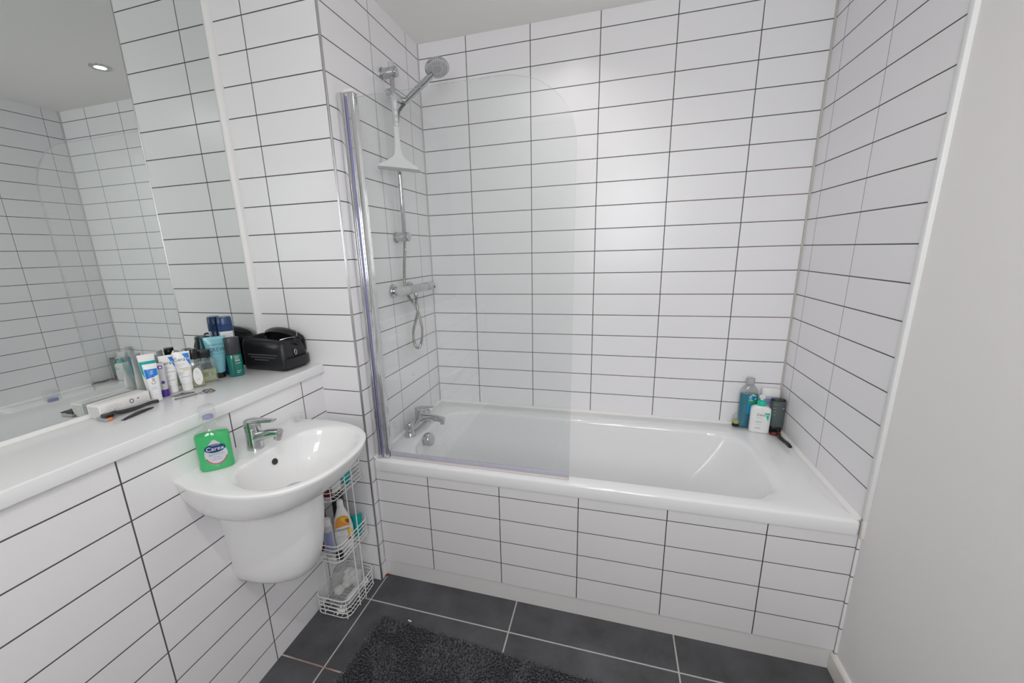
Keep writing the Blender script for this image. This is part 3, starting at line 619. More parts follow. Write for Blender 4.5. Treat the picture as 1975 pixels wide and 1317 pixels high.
# razor on the ledge
def cart_razor(name, label, p, q, zt, mats, blade_w=0.040, head_out=0.012):
    p = Vector(p); q = Vector(q); L = (q-p).length; a = atan2((q-p).y, (q-p).x)
    t = thing(name, label, 'razor', p, a)
    hp = [(0.010, 0, 0.012), (0.022, 0, 0.0125), (0.040, 0, 0.0085), (L*0.55, 0, 0.0075), (L*0.8, 0, 0.0095), (L-0.008, 0, 0.0065)]
    b = MB(); Pp = smooth_path(hp, 5); n = len(Pp); b.tube(Pp, 0.005, n=12, radf=lambda k: 0.0042+0.0022*sin(pi*min(1, (k/n)*1.15))**2+(0.0012 if k > n*0.7 else 0), sx=1.35); hn = b.build('handle', mats[0], t)
    b = MB(); b.tube([Pp[k]+Vector((0, 0, 0.0050)) for k in range(int(n*0.25), n-2)], 0.0030, n=8, sx=1.3); b.build('handle_inlay', mats[1], hn)
    b = MB(); b.box(-0.004, 0.014, -blade_w*0.36, blade_w*0.36, 0.0055, 0.015, bev=0.003); hd_ = b.build('head', mats[2], t)
    b = MB(); b.box(-0.011, 0.001, -blade_w/2, blade_w/2, 0.0004, 0.0075, 0, bev=0.0015)
    for k in range(4): b.box(-0.0098+0.0024*k, -0.0088+0.0024*k, -blade_w*0.46, blade_w*0.46, 0.0070, 0.0082, 1)
    b.build('blade_cartridge', [mats[3], M['steel']], hd_)
    return t
rzr = cart_razor('razor', 'grey and black cartridge razor lying beside the white carton', (-0.3660, -1.322, ZL+0.0002), (-0.3560, -1.188, ZL+0.0002), 0, (M['char'], M['greyp'], M['black'], M['greyp']))
MB().box(-0.004, 0.006, -0.0215, -0.0150, 0.002, 0.008, bev=0.001).build('trim_accent', M['orange'], rzr)

def tweezers(name, label, p, q, m_, wide=0.010, spread=0.004):
    p = Vector(p); q = Vector(q); L = (q-p).length; t = thing(name, label, 'tweezers', p, atan2((q-p).y, (q-p).x))
    for sgn in (-1, 1):
        b = MB(); rr = []
        for k in range(13):
            u = k/12; w_ = 0.0008+wide/2*sin(pi*min(1, u*0.62+0.02))**1.3 if u < 0.93 else wide/2*0.72
            y = sgn*spread*(1-u)**0.8*1.0; zc = 0.0012+0.0035*sin(pi*u)
            rr.append([Vector((L*u, y-w_*0.55, 0.0004)), Vector((L*u, y+w_*0.55, 0.0004)), Vector((L*u, y+w_*0.55, 0.0004+2*zc*0.6)), Vector((L*u, y-w_*0.55, 0.0004+2*zc*0.6))])
        b.loft(rr); b.build('arm', m_, t)
    return t
tweezers('tweezers', 'black pointed tweezers lying on the ledge beside the razor', (-0.3110, -1.317, ZL), (-0.3330, -1.226, ZL), M['char'], 0.016, 0.0035)
tweezers('tweezers', 'slim steel tweezers lying below the upright tubes', (-0.3390, -1.097, ZL), (-0.3690, -1.149, ZL), M['dsteel'], 0.009, 0.004)
# nail scissors
p = Vector((-0.3345, -1.164, ZL)); q = Vector((-0.2990, -1.0700, ZL)); a = atan2((q-p).y, (q-p).x)
t = thing('nail_scissors', 'small steel nail scissors lying open on the ledge', 'scissors', p, a); L = (q-p).length
for sgn in (-1, 1):
    b = MB(); b.loft([[Vector((L*u, sgn*0.004*(1-u/0.62)-w_, 0.0006)), Vector((L*u, sgn*0.004*(1-u/0.62)+w_, 0.0006)), Vector((L*u, sgn*0.004*(1-u/0.62)+w_*.5, 0.0026)), Vector((L*u, sgn*0.004*(1-u/0.62)-w_*.5, 0.0026))] for u, w_ in ((0.0, 0.0003), (0.1, 0.0012), (0.3, 0.0018), (0.62, 0.0022))])
    b.tube(smooth_path([(L*0.60, 0.0, 0.0022), (L*0.70, -sgn*0.002, 0.0022), (L*0.78, -sgn*0.006, 0.0022)], 4), 0.0016, n=8)
    c = Vector((L*0.90, -sgn*0.0115, 0.0022)); b.tube([c+Vector((0.0125*cos(2*pi*k/24), 0.0090*sin(2*pi*k/24), 0)) for k in range(24)], 0.0018, n=8, closed=True); b.build('blade', M['dsteel'], t)
MB().lathe([(0.003, 0.0006), (0.003, 0.0040), (0.0005, 0.0046)], n=14, mat=Matrix.Translation((L*0.61, 0, 0))).build('pivot', M['chrome'], t)

# cosmetic tubes
def tube_prof(h, r, w_, cap):
    rows = []
    for k in range(13):
        u = k/12; rows.append((cap+(h-cap)*u, r+(w_/2-r)*u**0.8, r*(1-u)**0.75+0.0012, 2.0+0.4*u))
    return Prof(rows)
def tube_thing(name, label, x, y, h, r, w_, cap, mbody, mcap, deco, d=0.0, lean=0.0, capr=None, deco2=None):
    t = thing(name, label, 'tube', (x, y, ZL+0.0003), 0, rot=(radians(lean), 0, rz(x, y, d)))
    pr = tube_prof(h, r, w_, cap); cr = capr or r*0.96
    b = MB(); pr.mesh(b, n=36); b.build('tube_body', mbody, t)
    b = MB(); b.lathe([(cr-0.0015, 0), (cr, 0.0015), (cr, cap-0.0015), (cr-0.001, cap-0.0003)], n=30); b.build('cap', mcap, t)
    b = MB(); ms = deco(b, pr); b.build('label', ms, t)
    if deco2: b = MB(); ms = deco2(b, pr); b.build('small_print', ms, t)
    return t
def lines(b, mf, x0, z0, rows, mi, h=0.0010):
    for k, (l, wd) in enumerate(rows):
        if wd <= 0: continue
        vs, fs = g_rect(x0, x0+wd, z0-l-h, z0-l, 4, 1); b.decal(vs, fs, mi, mf)
def deco_teal(b, pr):
    mf = pr.front(); mf2 = pr.front(0.0009)
    rx = lambda z: pr.at(z)[0]*0.97
    vs = []; zs = [0.118, 0.11, 0.10, 0.09, 0.08]
    for z in zs:
        lo = -rx(z); hi = rx(z)
        for i in range(11): vs.append((lo+(hi-lo)*i/10, z-(0.010*(1-i/10) if z == 0.08 else 0)))
    fs = [[j*11+i, j*11+i+1, (j+1)*11+i+1, (j+1)*11+i] for j in range(4) for i in range(10)]
    b.decal(vs, fs, 0, mf); b.text('Ve', 0.012, 0.004, 0.096, 1, mf2, rot=pi/2)
    b.text('Cera', 0.012, 0.004, 0.068, 2, mf, rot=pi/2); lines(b, mf, -0.010, 0.05, [(0, .018), (0.004, .02), (0.008, .015)], 2, 0.0008)
    return [M['teal'], M['white'], M['ink']]
tube_thing('cream_tube', 'white upright tube with teal top band, behind the small blue-band tube', -0.4135, -1.1640, 0.138, 0.0150, 0.041, 0.020, M['white'], M['white'], deco_teal, 6)
def deco_small(b, pr):
    mf = pr.front(); mf2 = pr.front(0.0009)
    vs = []
    for j, z in enumerate((0.099, 0.092, 0.085, 0.079)):
        r = pr.at(z)[0]*0.90
        for i in range(9): vs.append((-r+2*r*i/8, z-(0.0085*(1-i/8) if j == 3 else 0)))
    b.decal(vs, [[j*9+i, j*9+i+1, (j+1)*9+i+1, (j+1)*9+i] for j in range(3) for i in range(8)], 0, mf)
    b.text('Ve', 0.0115, 0.001, 0.089, 1, mf2, rot=pi/2); b.text('Cera', 0.0130, 0.001, 0.066, 2, mf, rot=pi/2)
    lines(b, mf, -0.007, 0.046, [(0, .014), (0.0035, .012), (0.007, .014)], 3, 0.0008)
    return [M['blue'], M['white'], M['ink'], M['lblue']]
tube_thing('cream_tube', 'small white tube with slanted blue band, nearest the carton', -0.3840, -1.1780, 0.114, 0.0135, 0.034, 0.022, M['white'], M['white'], deco_small, 0)
def deco_purple(b, pr):
    mf = pr.front(); mf2 = pr.front(0.0009)
    vs, fs = g_rect(-0.007, 0.006, 0.088, 0.098, 4, 2); b.decal(vs, fs, 0, mf); vs, fs = g_rect(-0.002, 0.004, 0.0905, 0.0955, 2, 1); b.decal(vs, fs, 1, mf2)
    return [M['purple'], M['white']]
def deco_purple2(b, pr):
    vs, fs = g_ell(0.001, 0.046, 0.0045, 0.005); b.decal(vs, fs, 0, pr.front()); return [M['purple']]
tube_thing('ointment_tube', 'thin grey tube with purple cap and print between white tubes', -0.3990, -1.1420, 0.106, 0.0095, 0.023, 0.023, M['lgrey'], M['purple'], deco_purple, -6, capr=0.0105, deco2=deco_purple2)
def deco_cv(accent):
    def f(b, pr):
        mf = pr.front(); mf2 = pr.front(0.0009); T = pr.r[-1][0]
        w_ = pr.at(T-0.02)[0]
        b.text('Cera', 0.0155, -0.0070, T-0.024, 0, mf)
        vs, fs = g_tri((w_*0.12, T-0.006), (w_*0.90, T-0.006), (w_*0.90, T-0.048), 7); b.decal(vs, fs, 1, mf)
        b.text('Ve', 0.0125, w_*0.56, T-0.0225, 2, mf2)
        lines(b, mf, -0.018, T-0.036, [(0, .020), (0.004, .024), (0.008, .016)], 3, 0.0009)
        lines(b, mf, -0.018, T-0.052, [(0, .032)], 0, 0.0009)
        if accent: lines(b, mf, -0.004, T-0.056, [(0, .020)], 4, 0.0035)
        lines(b, mf, -0.017, T-0.064, [(0, .018), (0.004, .016), (0.008, .012)], 3, 0.0009); lines(b, mf, -0.016, T-0.079, [(0, .028)], 0, 0.0009)
        return [M['ink'], M['blue'], M['white'], M['gink'], M['sand']]
    return f
tube_thing('cream_tube', 'upright white lotion tube with blue corner, left of the sand-striped one', -0.4135, -1.1075, 0.121, 0.0140, 0.044, 0.024, M['white'], M['white'], deco_cv(False), 4)
tube_thing('cream_tube', 'upright white tube with blue corner triangle and sand-coloured stripe', -0.3870, -1.0810, 0.127, 0.0150, 0.046, 0.024, M['white'], M['white'], deco_cv(True), -2)

# small bottle with round stopper behind the tubes
x, y = -0.4180, -1.0520
t = thing('perfume_bottle', 'small clear bottle with round stopper behind the white tubes', 'perfume bottle', (x, y, ZL+0.0003), rz(x, y))
b = MB(); Prof(soft(0, 0.090, 0.013, 0.010, 3.5, 0.003)+[(0.093, 0.006, 0.006, 2), (0.103, 0.006, 0.006, 2)]).mesh(b, n=28); b.build('bottle', M['clear'], t)
b = MB(); Prof(soft(0.003, 0.045, 0.0112, 0.0085, 3.5, 0.002)).mesh(b, n=28); b.build('perfume', M['perf'], t)
b = MB(); b.lathe([(0.0005, 0.103)]+[(0.0105*sin(pi*k/10), 0.114-0.011*cos(pi*k/10)) for k in range(1, 10)]+[(0.0005, 0.125)], n=22); b.build('stopper', M['bright'], t)
# perfume with white label
x, y = -0.3820, -1.0470
t = thing('perfume_bottle', 'clear perfume bottle with black cap and white oval label', 'perfume bottle', (x, y, ZL+0.0003), rz(x, y, -4))
pr = Prof(soft(0, 0.086, 0.019, 0.011, 5, 0.003)+[(0.090, 0.009, 0.009, 2), (0.096, 0.009, 0.009, 2)])
b = MB(); pr.mesh(b, n=36); b.build('bottle', M['clear'], t)
b = MB(); Prof(soft(0.005, 0.040, 0.0165, 0.0085, 5, 0.002)).mesh(b, n=36); b.build('perfume', M['perf'], t)
b = MB(); mf = pr.front(); vs, fs = g_ell(0.002, 0.037, 0.0125, 0.030, shape=lambda x_, z_: (x_, z_*(1.0 if z_ > 0 else 0.95))); b.decal(vs, fs, 0, mf)
for k in range(7): vs, fs = g_ell(0.002+random.uniform(-.006, .006), 0.037+random.uniform(-.02, .02), 0.002, 0.0012, random.uniform(0, 3), n=10, rings=1); b.decal(vs, fs, 1, pr.front(0.0009))
vs, fs = g_rect(-0.008, 0.010, 0.073, 0.0755, 4, 1); b.decal(vs, fs, 2, mf); b.build('label', [M['white'], M['lgrey'], M['ink']], t)
b = MB(); b.lathe([(0.0125, 0.096), (0.0135, 0.098), (0.0135, 0.127), (0.0125, 0.1285)], n=28); b.build('cap', M['black'], t)
# square perfume
x, y = -0.3960, -1.0010
t = thing('perfume_bottle', 'square clear perfume bottle with black cap in front of the aqua tube', 'perfume bottle', (x, y, ZL+0.0003), rz(x, y, 2))
pr = Prof(soft(0, 0.082, 0.0285, 0.0135, 8, 0.003)+[(0.084, 0.010, 0.010, 2), (0.088, 0.010, 0.010, 2)])
b = MB(); pr.mesh(b, n=44); b.build('bottle', M['clear'], t)
b = MB(); Prof(soft(0.008, 0.046, 0.0250, 0.0100, 6, 0.002)).mesh(b, n=40); b.build('perfume', M['perf'], t)
b = MB(); mf = pr.front(); lines(b, mf, -0.012, 0.068, [(0, .026), (0.005, .024), (0.010, .026), (0.015, .020)], 0, 0.0022)
vs, fs = g_rect(0.002, 0.009, 0.020, 0.036, 2, 2); b.decal(vs, fs, 1, mf); vs, fs = g_rect(-0.024, -0.016, 0.004, 0.014, 2, 2); b.decal(vs, fs, 0, mf); b.build('label', [M['ink'], M['gink']], t)
b = MB(); Prof(soft(0.088, 0.114, 0.0175, 0.0125, 4, 0.0015)).mesh(b, n=32); b.build('cap', M['black'], t)

# aqua hair product tube
def deco_crew(b, pr):
    mf = pr.front(); T = pr.r[-1][0]
    b.text('CREW', 0.0205, 0.0025, T-0.046, 0, mf, ax=0.86); b.text('AMERICAN', 0.0068, 0.002, T-0.028, 0, mf, ax=1.25); lines(b, mf, -0.022, T-0.0595, [(0, .044)], 0, 0.0009)
    vs, fs = g_rect(-0.029, 0.029, T-0.010, T-0.001, 10, 1); b.decal(vs, fs, 2, mf)
    return [M['crewd'], M['gink'], mat('tube crimp', (0.22, 0.52, 0.60), 0.2)]
def deco_crew2(b, pr):
    lines(b, pr.front(), -0.013, pr.r[-1][0]-0.085, [(0, .026), (0.004, .022), (0.008, .026), (0.012, .018)], 0, 0.0010); return [M['gink']]
tube_thing('hair_gel_tube', 'upright aqua blue hair tube with black cap, next to green bottle', -0.4080, -0.9460, 0.147, 0.0165, 0.066, 0.020, M['crew'], M['black'], deco_crew, 0, deco2=deco_crew2)
# green bottle with black cap
x, y = -0.3640, -0.9185
t = thing('deodorant_bottle', 'dark green bottle with tall black cap beside the black bag', 'deodorant', (x, y, ZL+0.0003), rz(x, y, 4))
pr = Prof(soft(0, 0.080, 0.0235, 0.0165, 2.6, 0.003))
b = MB(); pr.mesh(b); b.build('bottle', M['dgreen'], t)
b = MB(); mf = pr.front(); lines(b, mf, 0.000, 0.073, [(0, .013), (0.006, .012), (0.012, .014), (0.0155, .014), (0.024, .016), (0.052, .013), (0.058, .009)], 0, 0.0019)
vs, fs = g_rect(-0.0065, -0.0050, 0.004, 0.078, 1, 6); b.decal(vs, fs, 1, mf); b.build('label', [M['lgrey'], M['black']], t)
b = MB(); Prof(soft(0.0802, 0.140, 0.0235, 0.0170, 2.6, 0.002)).mesh(b); b.build('cap', M['char'], t)
# navy bottle
x, y = -0.4095, -0.8930
t = thing('shower_bottle', 'navy blue bottle with white label, tallest item behind the green bottle', 'bottle', (x, y, ZL+0.0003), rz(x, y))
pr = Prof(soft(0, 0.160, 0.0235, 0.0205, 2.4, 0.003, 0.001))
b = MB(); pr.mesh(b); b.build('bottle', M['navy'], t)
b = MB(); vs, fs = g_rect(-0.0225, 0.0225, 0.130, 0.158, 12, 2); b.decal(vs, fs, 0, pr.front()); lines(b, pr.front(0.0009), -0.012, 0.150, [(0, .028), (0.006, .024)], 1, 0.0014); b.build('label', [M['white'], M['gink']], t)
b = MB(); Prof([(0.1602, 0.0235, 0.0205, 2.4), (0.178, 0.0235, 0.0205, 2.4), (0.1785, 0.0225, 0.0195, 2.4), (0.1805, 0.0225, 0.0195, 2.4), (0.181, 0.0232, 0.0203, 2.4), (0.205, 0.0222, 0.0195, 2.4), (0.209, 0.020, 0.0175, 2.4)]).mesh(b); b.build('cap', M['navy'], t)

# black toiletry bag
t = thing('toiletry_bag', 'black leather toiletry bag, half unzipped, at the end of the ledge', 'toiletry bag', (-0.3155, -0.787, ZL+0.0003), radians(-1.5))
R = []
for z, x0, x1, y0, y1, r in ((0.001, -0.092, 0.100, -0.055, 0.052, 0.014), (0.006, -0.095, 0.104, -0.060, 0.056, 0.016), (0.02, -0.097, 0.106, -0.062, 0.058, 0.018), (0.056, -0.098, 0.105, -0.062, 0.058, 0.020), (0.093, -0.098, 0.102, -0.061, 0.057, 0.022), (0.112, -0.096, 0.096, -0.057, 0.056, 0.022), (0.119, -0.094, 0.090, -0.049, 0.055, 0.020)):
    R.append([p+Vector((0, 0, (-0.012*(p.x+0.0)/0.1 if z > 0.07 and p.x > 0 else 0)+0.0022*noise.noise(p*22)*(1 if z > 0.004 else 0))) + Vector((0.0025*noise.noise(p*18+Vector((3, 1, 2))), 0.003*noise.noise(p*16), 0)) for p in rrect(x0, x1, y0, y1, r, z, 8)])
# folded-in opening
R.append([p+Vector((0, 0, -0.010*max(0, p.x)/0.1)) for p in rrect(-0.090, 0.082, -0.038, 0.052, 0.018, 0.116, 8)])
b = MB(); b.loft(R, cap0=True, cap1=False)
b.build('body', M['leather'], t, ang=70)
MB().loft([[p+Vector((0, 0, -0.010*max(0, p.x)/0.1)) for p in rrect(-0.0895, 0.0815, -0.0375, 0.0515, 0.018, 0.1155, 8)], rrect(-0.080, 0.070, -0.030, 0.045, 0.015, 0.05, 8)], cap0=False).build('lining', M['lining'], t)
# raised rear lid
R = []
for k in range(17):
    u = k/16; x = -0.082+0.182*u; a = sin(pi*(u*0.97+0.015)); h = 0.112+0.032*a**0.5-0.010*u**3; d = 0.044*a**0.45; yb = 0.053
    R.append([Vector((x, yb-0.004, 0.060)), Vector((x, yb-0.006, h-0.010)), Vector((x, yb-d*0.6, h-0.004)), Vector((x, yb-d, h-0.012)), Vector((x, yb-d-0.002, h-0.009)), Vector((x, yb-d*0.75, h+0.001)), Vector((x, yb-d*0.35, h+0.004)), Vector((x, yb, h-0.004)), Vector((x, yb+0.003, h-0.016)), Vector((x, yb+0.003, 0.060))])
b = MB(); b.loft(R); b.build('lid', M['leather'], t, ang=60)
b = MB(); b.tube(smooth_path([(-0.088, -0.050, 0.1210), (-0.03, -0.0515, 0.1215), (0.04, -0.050, 0.1165), (0.084, -0.036, 0.1105), (0.092, 0.0, 0.1085)], 6), 0.0022, n=8); b.build('zip_tape', M['webb'], t)
b = MB(); b.tube(smooth_path([(0.066, -0.030, 0.112), (0.084, -0.005, 0.116), (0.094, 0.020, 0.114)], 5), 0.0016, n=8); b.tube(smooth_path([(0.072, 0.040, 0.138), (0.090, 0.030, 0.128), (0.097, 0.018, 0.117)], 5), 0.0016, n=8); b.build('zip', M['steel'], t)
b = MB(); b.tube([Vector((0.104, 0.014+0.014*cos(2*pi*k/24), 0.104+0.014*sin(2*pi*k/24))) for k in range(24)], 0.0030, n=8, closed=True); b.build('strap_loop', M['webb'], t)
b = MB(); b.tube([Vector((0.1085+0.0012*cos(2*pi*k/18), -0.008+0.0042*cos(2*pi*k/18), 0.064+0.010*sin(2*pi*k/18))) for k in range(18)], 0.0017, n=8, closed=True); b.build('zip_pull', M['steel'], t)
R = []
for k in range(11):
    u = k/10; y = -0.058+0.114*u; x = 0.107+0.013*sin(pi*u)**0.5
    R.append([Vector((x-0.0022, y, 0.012)), Vector((x+0.0012, y, 0.012)), Vector((x+0.0012, y, 0.047)), Vector((x-0.0022, y, 0.047))])
MB().loft(R).build('side_strap', M['leather'], t)
b = MB()
for k, (z, x0, x1) in enumerate(((0.058, -0.062, 0.074), (0.0485, -0.050, 0.070), (0.039, -0.034, 0.032))):
    x = x0
    while x < x1:
        w_ = random.uniform(0.0018, 0.0045); b.box(x, x+w_, -0.0628, -0.0615, z, z+0.0048); x += w_+0.0016
b.build('embossed_print', M['emboss'], t, smooth=False)

# ------------------------------------------------------------------ bottles at the bath corner
ZC = ZR+0.0006
x, y = 1.533, -0.0265
t = thing('mouthwash_bottle', 'tall clear bottle of blue liquid in the bath corner', 'bottle', (x, y, ZC), radians(4))
pr = Prof([(0.0, 0.033, 0.017, 2.8), (0.003, 0.036, 0.0195, 2.8), (0.150, 0.036, 0.0195, 2.8), (0.175, 0.0345, 0.0185, 2.6), (0.190, 0.027, 0.0165, 2.3), (0.199, 0.0175, 0.015, 2.0), (0.206, 0.0155, 0.0145, 2.0)])
b = MB(); pr.mesh(b); b.build('bottle', M['clear'], t)
b = MB(); Prof([(0.002, 0.0320, 0.016, 2.8), (0.005, 0.0345, 0.0182, 2.8), (0.150, 0.0345, 0.0182, 2.8), (0.160, 0.0343, 0.0181, 2.8)]).mesh(b); b.build('mouthwash', M['cyan'], t)
b = MB(); Prof([(0.161, 0.0343, 0.0181, 2.7), (0.175, 0.0335, 0.0178, 2.6), (0.189, 0.0265, 0.0160, 2.3), (0.1985, 0.0170, 0.0145, 2.0)]).mesh(b); b.build('empty_shoulder', M['clearm'], t)
b = MB(); b.lathe([(0.0165, 0.2062), (0.0170, 0.208), (0.0165, 0.230), (0.015, 0.2325)], n=26); b.build('cap', mat('frosted cap', (0.42, 0.43, 0.41), 0.35), t)
b = MB(); mf = pr.front(); mf2 = pr.front(0.0009); vs, fs = g_rect(-0.011, 0.033, 0.070, 0.158, 10, 6); b.decal(vs, fs, 0, mf)
vs, fs = g_rect(-0.011, 0.033, 0.120, 0.132, 8, 1); b.decal(vs, fs, 1, mf2)
for k in range(26): vs, fs = g_ell(random.uniform(-0.008, 0.029), random.uniform(0.132, 0.160), 0.0048, 0.0022, random.uniform(0, 3), n=10, rings=1); b.decal(vs, fs, (1, 2, 3)[k % 3], pr.front(0.0012+0.00003*k))
b.build('label', [mat('blue label', (0.01, 0.26, 0.48), 0.3), M['leaf'], M['lblue'], M['white']], t)
x, y = 1.6170, -0.0215
t = thing('conditioner_bottle', 'white bottle with lavender label half hidden behind the grey-green bottle', 'bottle', (x, y, ZC), radians(-4))
pr = Prof(soft(0.028, 0.190, 0.0355, 0.0165, 3.2, 0.004, 0.008))
b = MB(); pr.mesh(b); b.build('bottle', M['white'], t)
MB().loft([se_ring(0.030, 0.0150, 0, 3, 36), se_ring(0.031, 0.0155, 0.002, 3, 36), se_ring(0.031, 0.0155, 0.0278, 3, 36)]).build('cap', M['navyp'], t)
b = MB(); mf = pr.front(); vs, fs = g_rect(-0.030, 0.030, 0.070, 0.152, 10, 4); b.decal(vs, fs, 0, mf); vs, fs = g_rect(-0.026, 0.002, 0.118, 0.146, 5, 2); b.decal(vs, fs, 1, pr.front(0.0009)); lines(b, pr.front(0.0009), -0.03, 0.156, [(0, .06)], 2, 0.002); b.build('label', [mat('pale lilac', (0.58, 0.58, 0.68), 0.3), M['lav'], M['lblue']], t)
x, y = 1.5720, -0.0710
t = thing('cleanser_pump_bottle', 'white pump bottle with mint green collar in the bath corner', 'pump bottle', (x, y, ZC), radians(-8))
pr = Prof([(0.0, 0.035, 0.0175, 4), (0.003, 0.0385, 0.0200, 4), (0.100, 0.0385, 0.0200, 4), (0.112, 0.0370, 0.0195, 3.6), (0.119, 0.030, 0.0175, 2.8), (0.123, 0.019, 0.0155, 2.2), (0.124, 0.017, 0.015, 2.0)])
b = MB(); pr.mesh(b); b.build('bottle', M['white'], t)
b = MB(); b.lathe([(0.0170, 0.1243), (0.0170, 0.141), (0.014, 0.146), (0.007, 0.148)], n=26); co = b.build('collar', M['mint'], t)
b = MB(); b.lathe([(0.0052, 0.148), (0.0052, 0.156)], n=16); b.lathe([(0.0115, 0.156), (0.0120, 0.160), (0.0110, 0.168), (0.0005, 0.170)], n=22); b.tube([(0, 0, 0.163), (-0.004, -0.014, 0.164), (-0.007, -0.028, 0.160)], 0.0045, n=10); b.build('pump', M['white'], co)
b = MB(); mf = pr.front(); mf2 = pr.front(0.0009); b.text('Cera', 0.0150, -0.0005, 0.085, 0, mf); vs, fs = g_tri((0.012, 0.096), (0.033, 0.096), (0.028, 0.058), 6); b.decal(vs, fs, 1, mf); b.text('Ve', 0.0125, 0.0228, 0.0865, 2, mf2)
lines(b, mf, -0.016, 0.074, [(0, .022), (0.003, .022), (0.006, .022), (0.032, .022), (0.036, .022), (0.050, .022)], 3, 0.0007); lines(b, mf, -0.018, 0.053, [(0, .024), (0.030, .020)], 0, 0.0014)
b.build('label', [M['ink'], M['mint'], M['white'], mat('pale mint ink', (0.45, 0.66, 0.60), 0.4)], t)
x, y = 1.6360, -0.0670
t = thing('shower_gel_bottle', 'dark grey-green shower gel bottle standing on its black cap', 'bottle', (x, y, ZC), radians(-6))
pr = Prof([(0.030, 0.0245, 0.0150, 2.4), (0.034, 0.0250, 0.0160, 2.4), (0.090, 0.0265, 0.0170, 2.5), (0.144, 0.0268, 0.0168, 2.6), (0.149, 0.0262, 0.0164, 2.6)])
b = MB(); pr.mesh(b); b.build('bottle', M['dgrey'], t)
b = MB(); Prof(soft(0, 0.0298, 0.0240, 0.0150, 2.4, 0.0015)).mesh(b); b.build('cap', M['black'], t)
b = MB(); Prof([(0.1492, 0.0262, 0.0164, 2.6), (0.153, 0.0268, 0.0168, 2.6), (0.156, 0.0255, 0.0155, 2.6), (0.157, 0.022, 0.012, 2.6)]).mesh(b); b.build('end_rim', M['black'], t)
b = MB(); mf = pr.front(); lines(b, mf, -0.019, 0.136, [(0, .012), (0.018, .010), (0.033, .012), (0.048, .011)], 0, 0.0020); b.build('label', [M['gink']], t); b = MB(); vs, fs = g_ell(0.018, 0.118, 0.004, 0.003); b.decal(vs, fs, 0, mf); b.build('emblem', [M['gink']], t)
x, y = 1.4915, -0.0290
t = thing('sample_bottle', 'tiny clear bottle of yellow-green liquid with black base, on the rim', 'bottle', (x, y, ZC))
MB().lathe([(0.0135, 0), (0.0145, 0.001), (0.0145, 0.014), (0.0135, 0.015)], n=24).build('cap', M['black'], t)
MB().lathe([(0.0135, 0.0152), (0.0135, 0.028), (0.012, 0.029)], n=24).build('liquid', M['lime'], t)
MB().lathe([(0.0142, 0.0151), (0.0142, 0.048), (0.010, 0.054), (0.009, 0.062), (0.0005, 0.063)], n=24).build('bottle', M['clearm'], t)
cart_razor('razor', 'dark red and black razor lying on the bath rim by the wall', (1.6300, -0.1010, ZC), (1.6440, -0.2300, ZC), 0, (M['black'], M['char'], M['rust'], M['rust']), blade_w=0.044)

# ------------------------------------------------------------------ wire caddy by the nib
CX0, CX1, CY0, CY1 = -0.1670, -0.0200, -0.9340, -0.7355
t = thing('wire_caddy', 'white wire three-tier caddy on the floor beside the basin pedestal', 'caddy', (0, 0, 0))
WR = 0.0017
def basket(z0, z1, name):
    b = MB()
    for k in range(5): b.tube(rrect(CX0, CX1, CY0, CY1, 0.030, z0+(z1-z0)*k/4, 5), WR if k < 4 else 0.0022, n=6, closed=True)
    y = CY0+0.018
    while y < CY1-0.012: b.tube([(CX0, y, z0-0.001), (CX1, y, z0-0.001)], 0.0011, n=5); y += 0.0165
    for x in (CX0+0.035, (CX0+CX1)/2, CX1-0.035): b.tube([(x, CY0, z0-0.0028), (x, CY1, z0-0.0028)], 0.0014, n=5)
    for (x, y) in ((CX1-0.010, CY0+0.010), (CX0+0.010, CY0+0.010), (CX1-0.010, CY1-0.010), (CX0+0.010, CY1-0.010), ((CX0+CX1)/2-0.03, CY0-0.001), ((CX0+CX1)/2-0.03, CY1+0.001)):
        b.tube([(x, y, z0-0.001), (x, y, z1+0.001)], WR, n=6)
    return b.build(name, M['wire'], t)
basket(0.0100, 0.0850, 'basket'); basket(0.2640, 0.3330, 'basket'); basket(0.5230, 0.5920, 'basket')
for y in (-0.857, -0.8165): MB().tube([(CX1+0.0030, y, 0.0018), (CX1+0.0030, y, 0.5920)], 0.0022, n=8).build('upright', M['wire'], t)
for y in (-0.857, -0.8165): MB().tube([(CX0-0.0028, y, 0.0018), (CX0-0.0028, y, 0.5920)], 0.0022, n=8).build('upright', M['wire'], t)
for (x, y) in ((CX1-0.010, CY0+0.010), (CX0+0.010, CY0+0.010), (CX1-0.010, CY1-0.010), (CX0+0.010, CY1-0.010)): MB().cyl((x, y, 0.0003), (x, y, 0.010), 0.0028, n=10).build('foot', M['wire'], t)

